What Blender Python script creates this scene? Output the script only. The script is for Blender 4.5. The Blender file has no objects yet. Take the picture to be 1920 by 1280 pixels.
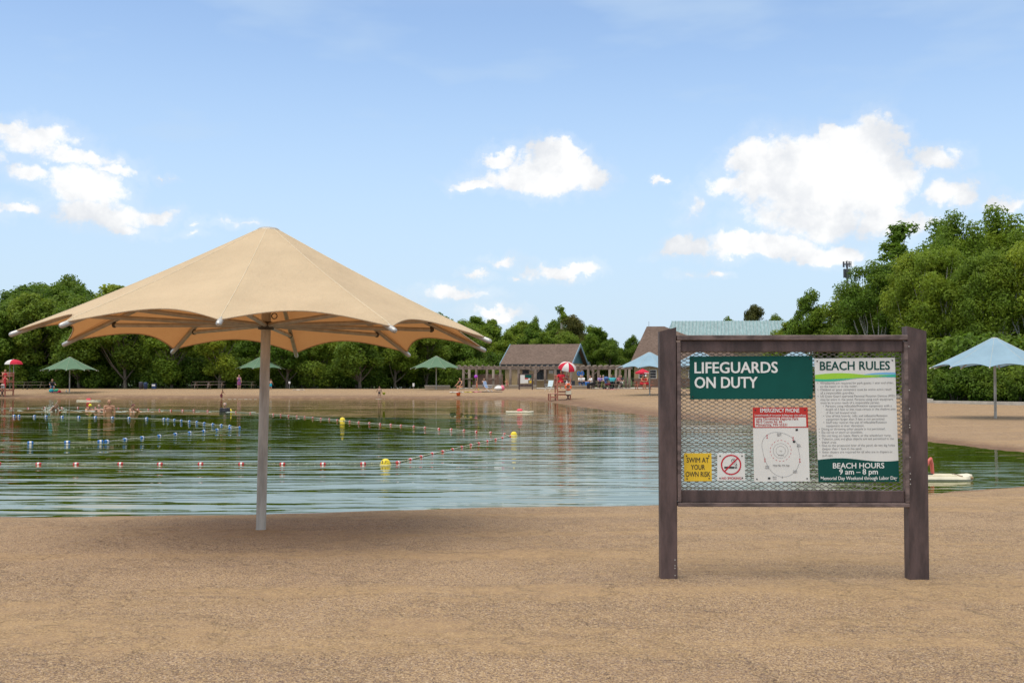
import bpy, math, random
import numpy as np
from mathutils import Vector, Matrix, Euler
R = math.radians
scene = bpy.context.scene
COL = scene.collection

# ------------------------------------------------------------------ camera
CAM_H, FPX, HORIZON = 1.65, 2096.0, 706.5
PITCH = math.atan((HORIZON - 640) / FPX)
cam_data = bpy.data.cameras.new('camera')
cam_data.sensor_width = 36.0
cam_data.lens = FPX / 1920 * 36.0
cam_data.clip_start = 0.1
cam_data.clip_end = 6000
cam = bpy.data.objects.new('camera', cam_data)
COL.objects.link(cam)
cam.location = (0, 0, CAM_H)
cam.rotation_euler = (math.pi / 2 + PITCH, 0, 0)
scene.camera = cam

# ------------------------------------------------------------------ colour management
scene.view_settings.view_transform = 'Standard'
scene.view_settings.look = 'None'
scene.view_settings.gamma = 1
scene.view_settings.exposure = 0.42
scene.cycles.max_bounces = 8
scene.cycles.transparent_max_bounces = 8
scene.cycles.caustics_reflective = False
scene.cycles.caustics_refractive = False
scene.cycles.use_denoising = True
scene.cycles.sample_clamp_indirect = 6

# ------------------------------------------------------------------ sun (hazy, high, from behind the camera's left shoulder)
SUN_EL, SUN_AZ = 71.0, 225.0          # azimuth clockwise from +Y
sun_dir = Vector((math.sin(R(SUN_AZ)) * math.cos(R(SUN_EL)), math.cos(R(SUN_AZ)) * math.cos(R(SUN_EL)), math.sin(R(SUN_EL))))
sl = bpy.data.lights.new('sun', 'SUN')
sl.energy = 2.1
sl.angle = R(55)
sl.color = (1.0, 0.93, 0.82)
sun = bpy.data.objects.new('sun', sl)
COL.objects.link(sun)
sun.rotation_euler = (-sun_dir).to_track_quat('-Z', 'Y').to_euler()
sun.location = sun_dir * 100

# ------------------------------------------------------------------ node helpers
class NT:
    def __init__(s, tree):
        s.t = tree; s.n = tree.nodes; s.l = tree.links
    def node(s, typ, **kw):
        n = s.n.new(typ)
        for k, v in kw.items(): setattr(n, k, v)
        return n
    def put(s, sock, v):
        if hasattr(v, 'links') or isinstance(v, bpy.types.NodeSocket): s.l.new(v, sock)
        else: sock.default_value = v
    def math(s, op, a, b=None, c=None, clamp=False):
        n = s.node('ShaderNodeMath', operation=op, use_clamp=clamp)
        s.put(n.inputs[0], a)
        if b is not None: s.put(n.inputs[1], b)
        if c is not None: s.put(n.inputs[2], c)
        return n.outputs[0]
    def vmath(s, op, a, b=None, out=0):
        n = s.node('ShaderNodeVectorMath', operation=op)
        s.put(n.inputs[0], a)
        if b is not None: s.put(n.inputs[1], b)
        return n.outputs[out]
    def ramp(s, v, lo, hi, a=0.0, b=1.0, smooth=True):
        n = s.node('ShaderNodeMapRange', interpolation_type='SMOOTHSTEP' if smooth else 'LINEAR')
        s.put(n.inputs[0], v)
        for i, q in zip((1, 2, 3, 4), (lo, hi, a, b)): s.put(n.inputs[i], q)
        return n.outputs[0]
    def mix(s, f, a, b, blend='MIX'):
        n = s.node('ShaderNodeMix', data_type='RGBA', blend_type=blend)
        s.put(n.inputs[0], f)
        for sock, v in ((n.inputs[6], a), (n.inputs[7], b)):
            if isinstance(v, tuple) and len(v) == 3: v = v + (1.0,)
            s.put(sock, v)
        return n.outputs[2]
    def noise(s, vec, scale, detail=4, rough=0.55, dist=0.0, out=0):
        n = s.node('ShaderNodeTexNoise')
        s.put(n.inputs['Vector'], vec); n.inputs['Scale'].default_value = scale
        n.inputs['Detail'].default_value = detail; n.inputs['Roughness'].default_value = rough
        n.inputs['Distortion'].default_value = dist
        return n.outputs[out]
    def mapping(s, vec, scale=(1, 1, 1), rot=(0, 0, 0), loc=(0, 0, 0)):
        n = s.node('ShaderNodeMapping')
        s.put(n.inputs[0], vec); n.inputs['Scale'].default_value = scale
        n.inputs['Rotation'].default_value = rot; n.inputs['Location'].default_value = loc
        return n.outputs[0]

# ------------------------------------------------------------------ world: Nishita sky with fair weather clouds and added cover overhead
world = bpy.data.worlds.new("World")
scene.world = world
world.use_nodes = True
w = NT(world.node_tree)
w.n.clear()
sky = w.node('ShaderNodeTexSky', sky_type='NISHITA')
sky.sun_disc = False
sky.sun_elevation = R(SUN_EL)
sky.sun_rotation = R(SUN_AZ)
sky.altitude = 300
sky.air_density = 1.0
sky.dust_density = 0.8
sky.ozone_density = 1.6
dirv = w.node('ShaderNodeTexCoord').outputs['Generated']
sep = w.node('ShaderNodeSeparateXYZ'); w.l.new(dirv, sep.inputs[0])
az = w.math('ARCTAN2', sep.outputs[0], sep.outputs[1])
el = w.math('ARCSINE', sep.outputs[2])
def px_az(x): return math.atan((x - 960) / FPX)
def px_el(x, y): return math.atan((HORIZON - y) / FPX * math.cos(px_az(x)))
comb = w.node('ShaderNodeCombineXYZ'); w.l.new(az, comb.inputs[0]); w.l.new(el, comb.inputs[1])
ang = comb.outputs[0]
big = w.noise(ang, 16, 6, 0.6, out=1)
warp = w.vmath('MULTIPLY', w.vmath('SUBTRACT', big, (0.5, 0.5, 0.5)), (0.085, 0.05, 0.0))
fine = w.noise(ang, 75, 5, 0.62, out=1)
warp2 = w.vmath('MULTIPLY', w.vmath('SUBTRACT', fine, (0.5, 0.5, 0.5)), (0.02, 0.014, 0.0))
pos = w.vmath('ADD', w.vmath('ADD', ang, warp), warp2)
CLOUDS = [  # centre x, y and radii in the photograph's own angular units, then thickness
 (1500,330,150,80,1.4),(1610,285,80,58,1.5),(1560,255,40,30,1.2),(1425,292,72,40,1.2),(1640,350,90,60,1.3),(1745,295,62,22,0.9),(1800,352,62,26,0.8),
 (1520,400,130,50,0.9),(1660,405,75,38,0.9),(1440,462,150,28,1.2),(1550,470,80,26,1.1),(1282,463,42,24,0.95),(1900,372,50,18,0.8),(1735,405,55,20,0.7),(1370,350,50,30,0.7),
 (1005,326,125,42,1.3),(930,284,52,20,0.9),(1045,288,70,30,1.2),(1105,315,55,38,1.1),(890,342,50,14,0.9),
 (55,258,75,32,0.8),(140,290,85,18,0.75),(205,310,48,11,0.6),(15,238,45,18,0.8),(150,345,75,45,1.0),(50,322,50,18,0.7),
 (190,400,90,32,0.95),(275,392,48,18,0.75),(15,397,60,13,0.7),(230,425,50,14,0.7),(-60,290,60,30,0.8),(-90,390,70,30,0.8),
 (1050,507,66,20,0.95),(945,486,46,10,0.6),(888,517,36,10,0.6),(850,557,78,16,0.8),(935,592,62,13,0.75),(1325,517,34,8,0.6),(978,518,18,7,0.6),
 (1242,335,12,8,0.7),(1300,392,28,24,0.42),(372,412,24,9,0.4),(360,435,26,8,0.4),(455,418,30,7,0.35),(300,327,18,5,0.35),
 (2300,330,180,70,1.0),(2600,460,220,50,0.9),(-500,300,200,70,0.9),(-900,430,240,50,0.9)]
F = None
for (cx, cy, rx, ry, th) in CLOUDS:
    c = (px_az(cx), px_el(cx, cy), 0)
    k = FPX / math.cos(px_az(min(max(cx, 0), 1920))) ** -2 if False else FPX
    d = w.vmath('MULTIPLY', w.vmath('SUBTRACT', pos, c), (k / rx, k / ry, 0))
    ln = w.vmath('LENGTH', d, out=1)
    f = w.math('MULTIPLY_ADD', ln, -th, th)
    F = f if F is None else w.math('MAXIMUM', F, f)
# scattered puffs over the rest of the sky dome (behind and beside the camera)
yz = w.vmath('MULTIPLY', dirv, (2.2, 2.2, 5.0))
rest = w.math('MULTIPLY', w.ramp(w.noise(yz, 1.6, 6, 0.6), 0.55, 0.75), w.ramp(sep.outputs[1], 0.62, 0.35))
edge = w.noise(ang, 130, 4, 0.65)
Fe = w.math('ADD', F, w.math('MULTIPLY', w.math('SUBTRACT', edge, 0.5), 0.5))
dens = w.math('MAXIMUM', w.ramp(Fe, -0.03, 0.46), w.ramp(Fe, -0.55, 0.12, 0.0, 0.16))
over = w.math('MULTIPLY', w.ramp(el, 0.315, 0.44), w.ramp(w.noise(w.vmath('MULTIPLY', dirv, (1.3, 1.3, 2.2)), 1.7, 5, 0.6), 0.30, 0.55, 0.62, 0.95))  # unseen white cloud cover above the frame, added to whiten reflections and skylight
dens = w.math('MAXIMUM', w.math('MAXIMUM', dens, over), w.math('MULTIPLY', rest, 0.9))
# skylight colour: the sky texture, slightly hazed near the horizon by the air itself
hsv = w.node('ShaderNodeHueSaturation'); w.l.new(sky.outputs[0], hsv.inputs['Color'])
hsv.inputs['Saturation'].default_value = 0.99
hsv.inputs['Value'].default_value = 1.0
SKYK = 0.15
skyc = w.vmath('SCALE', hsv.outputs[0]); skyc.node.inputs['Scale'].default_value = SKYK
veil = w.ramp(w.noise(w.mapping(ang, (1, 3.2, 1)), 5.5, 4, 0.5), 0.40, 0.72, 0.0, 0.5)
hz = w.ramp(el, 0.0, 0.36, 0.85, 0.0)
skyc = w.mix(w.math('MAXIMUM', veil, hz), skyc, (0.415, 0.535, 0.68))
cshade = w.noise(ang, 14, 5, 0.6)
thick = w.ramp(Fe, 0.25, 1.2)
cl_col = w.mix(w.math('MULTIPLY', w.ramp(cshade, 0.4, 0.62), w.ramp(thick, 0.0, 1.0, 0.8, 0.55)), (0.80, 0.795, 0.785), (0.55, 0.575, 0.615))
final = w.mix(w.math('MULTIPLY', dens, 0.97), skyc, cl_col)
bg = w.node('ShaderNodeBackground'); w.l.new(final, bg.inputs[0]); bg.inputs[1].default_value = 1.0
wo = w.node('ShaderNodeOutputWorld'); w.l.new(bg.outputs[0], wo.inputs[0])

# ------------------------------------------------------------------ mesh helpers
class MB:
    """collects shapes; build() links them as ONE mesh object"""
    def __init__(s): s.v = []; s.f = []; s.m = []; s.s = []
    def add(s, vs, fs, mi=0, smooth=False, M=None):
        o = len(s.v)
        if M is not None: vs = [M @ Vector(p) for p in vs]
        s.v += [tuple(p) for p in vs]
        for f in fs: s.f.append(tuple(i + o for i in f)); s.m.append(mi); s.s.append(smooth)
        return s
    def box(s, c, d, rot=None, mi=0, bev=0.0):
        x, y, z = d[0] / 2, d[1] / 2, d[2] / 2
        M = Matrix.Translation(c) @ (Euler(rot).to_matrix().to_4x4() if rot else Matrix())
        if bev <= 0:
            vs = [(a * x, b * y, e * z) for a in (-1, 1) for b in (-1, 1) for e in (-1, 1)]
            fs = [(0, 1, 3, 2), (4, 6, 7, 5), (0, 4, 5, 1), (2, 3, 7, 6), (0, 2, 6, 4), (1, 5, 7, 3)]
            return s.add(vs, fs, mi, False, M)
        b = min(bev, x * .9, y * .9, z * .9); vs = []; idx = {}
        for a in (-1, 1):
            for c2 in (-1, 1):
                for e in (-1, 1):
                    for ax, p in enumerate(((a * x, c2 * (y - b), e * (z - b)), (a * (x - b), c2 * y, e * (z - b)), (a * (x - b), c2 * (y - b), e * z))):
                        idx[(a, c2, e, ax)] = len(vs); vs.append(p)
        fs = []
        for sg in (-1, 1):
            q = [(1, 1), (1, -1), (-1, -1), (-1, 1)]
            fs.append([idx[(sg, p, r, 0)] for p, r in q][::-sg]); fs.append([idx[(p, sg, r, 1)] for p, r in q][::sg]); fs.append([idx[(p, r, sg, 2)] for p, r in q][::-sg])
        for p in (-1, 1):
            for r in (-1, 1):
                fs.append([idx[(p, r, -1, 0)], idx[(p, r, 1, 0)], idx[(p, r, 1, 1)], idx[(p, r, -1, 1)]])
                fs.append([idx[(p, -1, r, 0)], idx[(p, 1, r, 0)], idx[(p, 1, r, 2)], idx[(p, -1, r, 2)]])
                fs.append([idx[(-1, p, r, 1)], idx[(1, p, r, 1)], idx[(1, p, r, 2)], idx[(-1, p, r, 2)]])
                for t in (-1, 1): fs.append([idx[(p, r, t, 0)], idx[(p, r, t, 1)], idx[(p, r, t, 2)]])
        return s.add(vs, fs, mi, False, M)
    def tube(s, pts, rad, n=10, mi=0, cap=True, smooth=True):
        pts = [Vector(p) for p in pts]
        if not hasattr(rad, '__len__'): rad = [rad] * len(pts)
        vs = []; fs = []; prev = None
        for i, p in enumerate(pts):
            t = (pts[min(i + 1, len(pts) - 1)] - pts[max(i - 1, 0)]).normalized()
            if prev is None:
                up = Vector((0, 0, 1)) if abs(t.z) < .9 else Vector((1, 0, 0))
                a = t.cross(up).normalized()
            else:
                a = (prev - t * prev.dot(t)).normalized()
            prev = a; b = t.cross(a)
            for k in range(n):
                q = 2 * math.pi * k / n
                vs.append(p + (a * math.cos(q) + b * math.sin(q)) * rad[i])
        for i in range(len(pts) - 1):
            for k in range(n):
                fs.append((i * n + k, i * n + (k + 1) % n, (i + 1) * n + (k + 1) % n, (i + 1) * n + k))
        s.add(vs, fs, mi, smooth)
        if cap:
            s.add(vs[:n], [tuple(range(n))[::-1]], mi, False); s.add(vs[-n:], [tuple(range(n))], mi, False)
        return s
    def lathe(s, prof, n=16, M=None, mi=0, smooth=True):
        vs = []; fs = []
        for r, z in prof:
            for k in range(n):
                q = 2 * math.pi * k / n; vs.append((r * math.cos(q), r * math.sin(q), z))
        for i in range(len(prof) - 1):
            for k in range(n): fs.append((i * n + k, i * n + (k + 1) % n, (i + 1) * n + (k + 1) % n, (i + 1) * n + k))
        return s.add(vs, fs, mi, smooth, M)
    def ball(s, c, r, nu=12, nv=8, mi=0, M=None):
        if not hasattr(r, '__len__'): r = (r, r, r)
        vs = [(0, 0, -r[2])]; fs = []
        for i in range(1, nv):
            a = math.pi * i / nv - math.pi / 2
            for k in range(nu):
                q = 2 * math.pi * k / nu; vs.append((r[0] * math.cos(a) * math.cos(q), r[1] * math.cos(a) * math.sin(q), r[2] * math.sin(a)))
        vs.append((0, 0, r[2])); L = len(vs) - 1
        for k in range(nu):
            fs.append((0, 1 + (k + 1) % nu, 1 + k)); fs.append((L, 1 + (nv - 2) * nu + k, 1 + (nv - 2) * nu + (k + 1) % nu))
        for i in range(nv - 2):
            for k in range(nu): fs.append((1 + i * nu + k, 1 + i * nu + (k + 1) % nu, 1 + (i + 1) * nu + (k + 1) % nu, 1 + (i + 1) * nu + k))
        return s.add(vs, fs, mi, True, Matrix.Translation(c) @ (M or Matrix()))
    def capsule(s, a, b, ra, rb, n=10, sq=1.0):
        a = Vector(a); b = Vector(b); t = (b - a); L = max(t.length, 1e-5)
        q = t.to_track_quat('Z', 'X').to_matrix().to_4x4()
        prof = []
        for i in range(5): t_ = -math.pi / 2 + i * math.pi / 8; prof.append((max(ra * math.cos(t_), 1e-4), ra * math.sin(t_)))
        for i in range(5): t_ = i * math.pi / 8; prof.append((max(rb * math.cos(t_), 1e-4), L + rb * math.sin(t_)))
        return s.lathe(prof, n, Matrix.Translation(a) @ q)
    def sheet(s, outline, y0, y1, mi=0):
        """prism: outline in (x,z), from y0 (front) to y1 (back)"""
        n = len(outline)
        vs = [(x, y0, z) for x, z in outline] + [(x, y1, z) for x, z in outline]
        fs = [tuple(range(n)), tuple(range(2 * n - 1, n - 1, -1))] + [(i, n + i, n + (i + 1) % n, (i + 1) % n) for i in range(n)]
        return s.add(vs, fs, mi)
    def mesh(s, name, mats):
        me = bpy.data.meshes.new(name)
        me.from_pydata(s.v, [], s.f)
        for m in (mats if isinstance(mats, (list, tuple)) else [mats]): me.materials.append(m)
        me.polygons.foreach_set('material_index', s.m); me.polygons.foreach_set('use_smooth', s.s)
        me.update()
        return me
    def build(s, name, mats, parent=None, loc=None, rot=None):
        return link(name, s.mesh(name, mats), parent, loc, rot)

def link(name, me, parent=None, loc=None, rot=None):
    o = bpy.data.objects.new(name, me); COL.objects.link(o)
    if parent is not None: o.parent = parent
    if loc is not None: o.location = loc
    if rot is not None: o.rotation_euler = rot
    return o
def tag(o, label, cat, group=None):
    o['label'] = label; o['category'] = cat
    if group: o['group'] = group
    return o
def thing(name, label, cat, loc=(0, 0, 0), rotz=0.0, group=None):
    o = bpy.data.objects.new(name, None); COL.objects.link(o)
    o.empty_display_size = 0.2
    o.location = loc; o.rotation_euler = (0, 0, rotz)
    return tag(o, label, cat, group)
def copy_tree(o, parent=None):
    c = o.copy(); COL.objects.link(c)
    if parent is not None: c.parent = parent
    for ch in o.children: copy_tree(ch, c)
    return c

# ------------------------------------------------------------------ materials
def mat(name, col, rough=0.6, var=0.25, scale=6.0, bump=0.0, bscale=40.0, metal=0.0, trans=0.0, spec=0.5, stretch=(1, 1, 1), col2=None):
    m = bpy.data.materials.new(name); m.use_nodes = True
    t = NT(m.node_tree); b = t.n['Principled BSDF']
    co = t.node('ShaderNodeTexCoord').outputs['Object']
    co = t.mapping(co, stretch)
    f = t.noise(co, scale, 5, 0.6)
    dark = tuple(c * (1 - var) for c in col) if col2 is None else col2
    lite = tuple(min(c * (1 + var), 1) for c in col) if col2 is None else col
    c = t.mix(t.ramp(f, 0.3, 0.7), dark, lite)
    t.l.new(c, b.inputs['Base Color'])
    b.inputs['Roughness'].default_value = rough; b.inputs['Metallic'].default_value = metal
    b.inputs['Specular IOR Level'].default_value = spec
    if bump:
        bn = t.node('ShaderNodeBump'); bn.inputs['Strength'].default_value = 1.0; bn.inputs['Distance'].default_value = bump
        t.l.new(t.noise(co, bscale, 4, 0.6), bn.inputs['Height']); t.l.new(bn.outputs[0], b.inputs['Normal'])
    if trans:
        tr = t.node('ShaderNodeBsdfTranslucent'); t.l.new(c, tr.inputs[0])
        mx = t.node('ShaderNodeMixShader'); mx.inputs[0].default_value = trans
        t.l.new(b.outputs[0], mx.inputs[1]); t.l.new(tr.outputs[0], mx.inputs[2])
        t.l.new(mx.outputs[0], t.n['Material Output'].inputs[0])
    m['nt'] = 1
    return m
_mc = {}
def M_(name, *a, **k):
    if name not in _mc: _mc[name] = mat(name, *a, **k)
    return _mc[name]
# ------------------------------------------------------------------ the pond outline and the lie of the land
WATER_Z = -0.2
def wpt(px, py):                        # a point of the water's surface from its place in the photograph
    D = FPX * (CAM_H - WATER_Z) / (py - HORIZON)
    return ((px - 960) / FPX * D, D)
POND = [wpt(*p) for p in ((0, 969), (250, 967), (490, 965), (730, 958), (960, 951), (1230, 948), (1500, 938), (1740, 925), (1920, 910))]
POND += [(11.5, 20.6), (13.4, 22.6), (13.6, 24.8), (12.9, 26.4), (12.3, 28.4)]
POND += [wpt(*p) for p in ((1740, 828), (1560, 811), (1400, 797), (1234, 781), (1163, 773), (1097, 764), (1032, 754), (959, 749.4), (860, 748), (700, 747), (400, 746.6), (0, 746.2))]
POND += [(-60, 95), (-74, 82), (-80, 64), (-74, 44), (-58, 29), (-36, 19), (-18, 15.2)]
_P = np.array(POND); _Q = np.roll(_P, -1, 0)
def pond_dist(x, y):
    """distance to the pond's edge, negative over water"""
    x = np.asarray(x, float); y = np.asarray(y, float)
    best = np.full(x.shape, 1e9); inside = np.zeros(x.shape, bool)
    for (ax, ay), (bx, by) in zip(_P, _Q):
        dx, dy = bx - ax, by - ay
        t = np.clip(((x - ax) * dx + (y - ay) * dy) / (dx * dx + dy * dy), 0, 1)
        best = np.minimum(best, np.hypot(x - ax - t * dx, y - ay - t * dy))
        with np.errstate(divide='ignore', invalid='ignore'):
            c = ((ay > y) != (by > y)) & (x < (bx - ax) * (y - ay) / (by - ay + 1e-12) + ax)
        inside ^= c
    return np.where(inside, -best, best)
def sstep(a, b, v):
    t = np.clip((v - a) / (b - a), 0, 1); return t * t * (3 - 2 * t)
def wob(x, y, s, seed):
    r = np.random.RandomState(seed); o = 0
    for k in range(6):
        a = r.uniform(0, 6.28); f = s * r.uniform(.6, 1.7)
        o = o + np.sin((x * math.cos(a) + y * math.sin(a)) * f + r.uniform(0, 6.28))
    return o / 6
def ground_z(x, y):
    x = np.asarray(x, float); y = np.asarray(y, float)
    d = pond_dist(x, y) + 0.10 * wob(x, y, 2.2, 3) + 0.05 * wob(x, y, 7, 4)
    far = sstep(60, 92, y)
    amp = 0.2 + 0.47 * far
    ln = 1.1 + 5.4 * sstep(17, 35, y)
    out = WATER_Z + amp * (1 - np.exp(-np.maximum(d, 0) / ln))
    z = np.where(d > 0, out, WATER_Z - 1.3 * (1 - np.exp(np.minimum(d, 0) / 7)) + d.clip(-0.3, 0) * 0.2)
    # the car park lies lower, behind the crest of the far beach
    z = z - 1.0 * np.exp(-(((x + 14.5) / 9) ** 2 + ((y - 142) / 13) ** 2))
    z = z + np.where(y > 160, sstep(160, 400, y) * 5.0, 0)
    near = np.exp(-(np.hypot(x, y - 9) / 14) ** 2) * (d > 0.3)
    for mx, my, mr, mh in ((1.28, 9.20, .17, .014), (3.31, 9.13, .18, .016), (-2.714, 12.14, .20, .022)):
        z = z + mh * np.exp(-((x - mx) ** 2 + (y - my) ** 2) / mr ** 2)
    z = z + near * (0.014 * wob(x, y * 1.6, 1.3, 11) + 0.012 * wob(x, y, 4, 12)) + 0.03 * np.exp(-((y - 8.6 - .15 * np.sin(x * 1.3)) / .5) ** 2) * (0.6 + 0.4 * wob(x, y, 5, 13)) * (x > -1.5)
    return z
def gz(x, y): return float(ground_z(np.array([x]), np.array([y]))[0])
def at(px, D):                          # where the thing seen at that column stands, D metres away
    x = (px - 960) / FPX * D
    return Vector((x, D, gz(x, D)))

# sheet of ground: fine in front of the camera, coarse all round, out to the horizon
a_in = np.arange(-31, 31.01, 0.22); a_out = np.arange(35, 325.1, 5.0)
angs = np.radians(np.concatenate([a_in, a_out])); na = len(angs)
rs = [0.0, 0.01, 0.5, 1.0, 1.5]; r = 2.0
while r < 45: rs.append(r); r *= 1.016
while r < 170: rs.append(r); r *= 1.014
while r < 5000: rs.append(r); r *= 1.09
rs = np.array(rs[1:]); nr = len(rs)
A, RR = np.meshgrid(angs, rs)
X = RR * np.sin(A); Y = RR * np.cos(A); Z = ground_z(X, Y)
verts = np.concatenate([np.array([[0, 0, 0.0]]), np.stack([X.ravel(), Y.ravel(), Z.ravel()], 1)])
i, j = np.meshgrid(np.arange(nr - 1), np.arange(na), indexing='ij')
jn = (j + 1) % na
quads = np.stack([1 + i * na + j, 1 + i * na + jn, 1 + (i + 1) * na + jn, 1 + (i + 1) * na + j], -1).reshape(-1, 4)
quads = quads[:, ::-1]
def np_mesh(name, verts, quads, mats, smooth=True):
    me = bpy.data.meshes.new(name)
    me.vertices.add(len(verts)); me.vertices.foreach_set('co', np.asarray(verts, np.float32).ravel())
    k = quads.shape[1]
    me.loops.add(quads.size); me.loops.foreach_set('vertex_index', quads.astype(np.int32).ravel())
    me.polygons.add(len(quads)); me.polygons.foreach_set('loop_start', np.arange(0, quads.size, k, dtype=np.int32))
    me.polygons.foreach_set('use_smooth', np.full(len(quads), smooth))
    for m in mats: me.materials.append(m)
    me.update(calc_edges=True); me.validate()
    return me

# where the sand stops and the wood's floor begins
SANDEDGE = [(-400, 117), (-30, 116), (-6, 117), (2, 128), (17, 128), (17.5, 107), (23, 91), (26.2, 76), (25.9, 68.5), (29.6, 64.6), (40, 57), (60, 40), (75, 10), (75, -70), (-120, -70), (-150, 60)]
def poly_dist(x, y, poly):
    P = np.array(poly, float); Q = np.roll(P, -1, 0); best = np.full(np.shape(x), 1e9); ins = np.zeros(np.shape(x), bool)
    for (ax, ay), (bx, by) in zip(P, Q):
        dx, dy = bx - ax, by - ay
        t = np.clip(((x - ax) * dx + (y - ay) * dy) / (dx * dx + dy * dy), 0, 1)
        best = np.minimum(best, np.hypot(x - ax - t * dx, y - ay - t * dy))
        c = ((ay > y) != (by > y)) & (x < (bx - ax) * (y - ay) / (by - ay + 1e-12) + ax); ins ^= c
    return np.where(ins, best, -best)
sd = poly_dist(verts[:, 0], verts[:, 1], SANDEDGE)
mask = sstep(-0.6, 0.6, sd + 0.8 * wob(verts[:, 0], verts[:, 1], 1.0, 7))
wet = 1 - sstep(0.25, 1.0, pond_dist(verts[:, 0], verts[:, 1]) / (1.0 + 3.2 * sstep(20, 60, verts[:, 1])))

sandm = bpy.data.materials.new('gravelly_sand'); sandm.use_nodes = True
t = NT(sandm.node_tree); b = t.n['Principled BSDF']
co = t.node('ShaderNodeTexCoord').outputs['Object']
grain = t.node('ShaderNodeTexVoronoi'); grain.inputs['Scale'].default_value = 150; t.l.new(t.vmath('ADD', co, t.vmath('SCALE', t.noise(co, 40, 2, out=1)) ), grain.inputs['Vector'])
grain.inputs['Vector'].links[0].from_node.inputs[1].links[0].from_node.inputs['Scale'].default_value = 0.01
gcol = t.node('ShaderNodeSeparateColor'); t.l.new(grain.outputs['Color'], gcol.inputs[0])
rm = t.node('ShaderNodeValToRGB'); t.l.new(gcol.outputs[0], rm.inputs[0])
els = rm.color_ramp.elements; els[0].position = 0; els[1].position = 1
for p, c in ((0.0, (0.085, 0.058, 0.048)), (0.16, (0.215, 0.140, 0.088)), (0.42, (0.355, 0.235, 0.123)), (0.75, (0.42, 0.283, 0.150)), (0.93, (0.51, 0.37, 0.215)), (1.0, (0.56, 0.43, 0.29))):
    if p in (0.0, 1.0): e = els[0] if p == 0 else els[-1]
    else: e = els.new(p)
    e.color = c + (1,)
finesand = (0.43, 0.285, 0.142)
band = t.noise(t.mapping(co, (0.10, 1.0, 1)), 0.9, 6, 0.66)
patch = t.noise(co, 0.9, 6, 0.65)
mott = t.noise(co, 7.0, 5, 0.7)
fsel = t.math('ADD', t.math('MULTIPLY', band, 0.75), t.math('MULTIPLY', patch, 0.35))
fmask = t.ramp(fsel, 0.50, 0.66, 0.0, 0.70)
c = t.mix(fmask, rm.outputs[0], finesand)
c = t.mix(t.ramp(t.math('ADD', t.math('MULTIPLY', mott, .6), t.math('MULTIPLY', patch, .4)), 0.46, 0.62, 0.0, 0.26), c, (0.19, 0.12, 0.085))
c = t.mix(t.ramp(t.noise(co, 55, 3, 0.7), 0.50, 0.66, 0, 0.55), c, (0.15, 0.096, 0.075))
g2 = t.node('ShaderNodeTexVoronoi'); g2.inputs['Scale'].default_value = 85; t.l.new(co, g2.inputs['Vector'])
g2c = t.node('ShaderNodeSeparateColor'); t.l.new(g2.outputs['Color'], g2c.inputs[0])
keep = t.ramp(fmask, 0.0, 0.7, 1.0, 0.45)
c = t.mix(t.math('MULTIPLY', t.ramp(g2c.outputs[0], 0.70, 0.86, 0, .56), keep), c, (0.115, 0.078, 0.075))
c = t.mix(t.math('MULTIPLY', t.ramp(g2c.outputs[1], 0.86, 0.94, 0, .40), keep), c, (0.58, 0.44, 0.32))
wv = t.node('ShaderNodeVertexColor'); wv.layer_name = 'surface_kind'
sc_ = t.node('ShaderNodeSeparateColor'); t.l.new(wv.outputs[0], sc_.inputs[0])
wetn = t.math('MULTIPLY', sc_.outputs[1], t.ramp(t.noise(co, 1.6, 5, 0.6), 0.2, 0.55))
c = t.mix(t.math('MULTIPLY', wetn, 0.80), c, (0.15, 0.085, 0.055))
soil = t.mix(t.ramp(t.noise(co, 1.3, 6, 0.7), 0.35, 0.65), (0.035, 0.05, 0.014), (0.06, 0.095, 0.02))
c = t.mix(sc_.outputs[0], soil, c)
t.l.new(c, b.inputs['Base Color']); b.inputs['Roughness'].default_value = 0.92; b.inputs['Specular IOR Level'].default_value = 0.2
b1 = t.node('ShaderNodeBump'); b1.inputs['Distance'].default_value = 0.004; t.l.new(grain.outputs['Distance'], b1.inputs['Height']); b1.invert = True
b2 = t.node('ShaderNodeBump'); b2.inputs['Distance'].default_value = 0.030
t.l.new(t.math('ADD', t.noise(co, 9, 5, 0.65), t.math('MULTIPLY', t.noise(t.mapping(co, (0.3, 1.4, 1)), 3.0, 4, 0.6), 1.0)), b2.inputs['Height']); t.l.new(b1.outputs[0], b2.inputs['Normal'])
fp = t.node('ShaderNodeTexVoronoi', feature='SMOOTH_F1'); fp.inputs['Scale'].default_value = 2.6; fp.inputs['Smoothness'].default_value = 0.35
t.l.new(t.vmath('ADD', t.mapping(co, (1.0, 0.8, 1)), t.mapping(t.noise(co, 6, 3, .6, out=1), (.14, .14, 0))), fp.inputs['Vector'])
dim = t.math('MULTIPLY', t.ramp(fp.outputs['Distance'], 0.05, 0.36), t.ramp(patch, 0.44, 0.60))
b3 = t.node('ShaderNodeBump'); b3.inputs['Distance'].default_value = 0.045; t.l.new(dim, b3.inputs['Height']); t.l.new(b2.outputs[0], b3.inputs['Normal'])
t.l.new(b3.outputs[0], b.inputs['Normal'])
gme = np_mesh('ground', verts, quads, [sandm])
tri0 = [(0, 1 + (k + 1) % na, 1 + k) for k in range(na)]
fanm = MB(); 
attr = gme.color_attributes.new('surface_kind', 'FLOAT_COLOR', 'POINT')
cols = np.stack([mask, wet * (pond_dist(verts[:, 0], verts[:, 1]) > -5), np.zeros(len(mask)), np.ones(len(mask))], 1)
if len(gme.vertices) == len(mask): attr.data.foreach_set('color', cols.astype(np.float32).ravel())
ground = link('ground', gme); ground['kind'] = 'structure'

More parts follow.
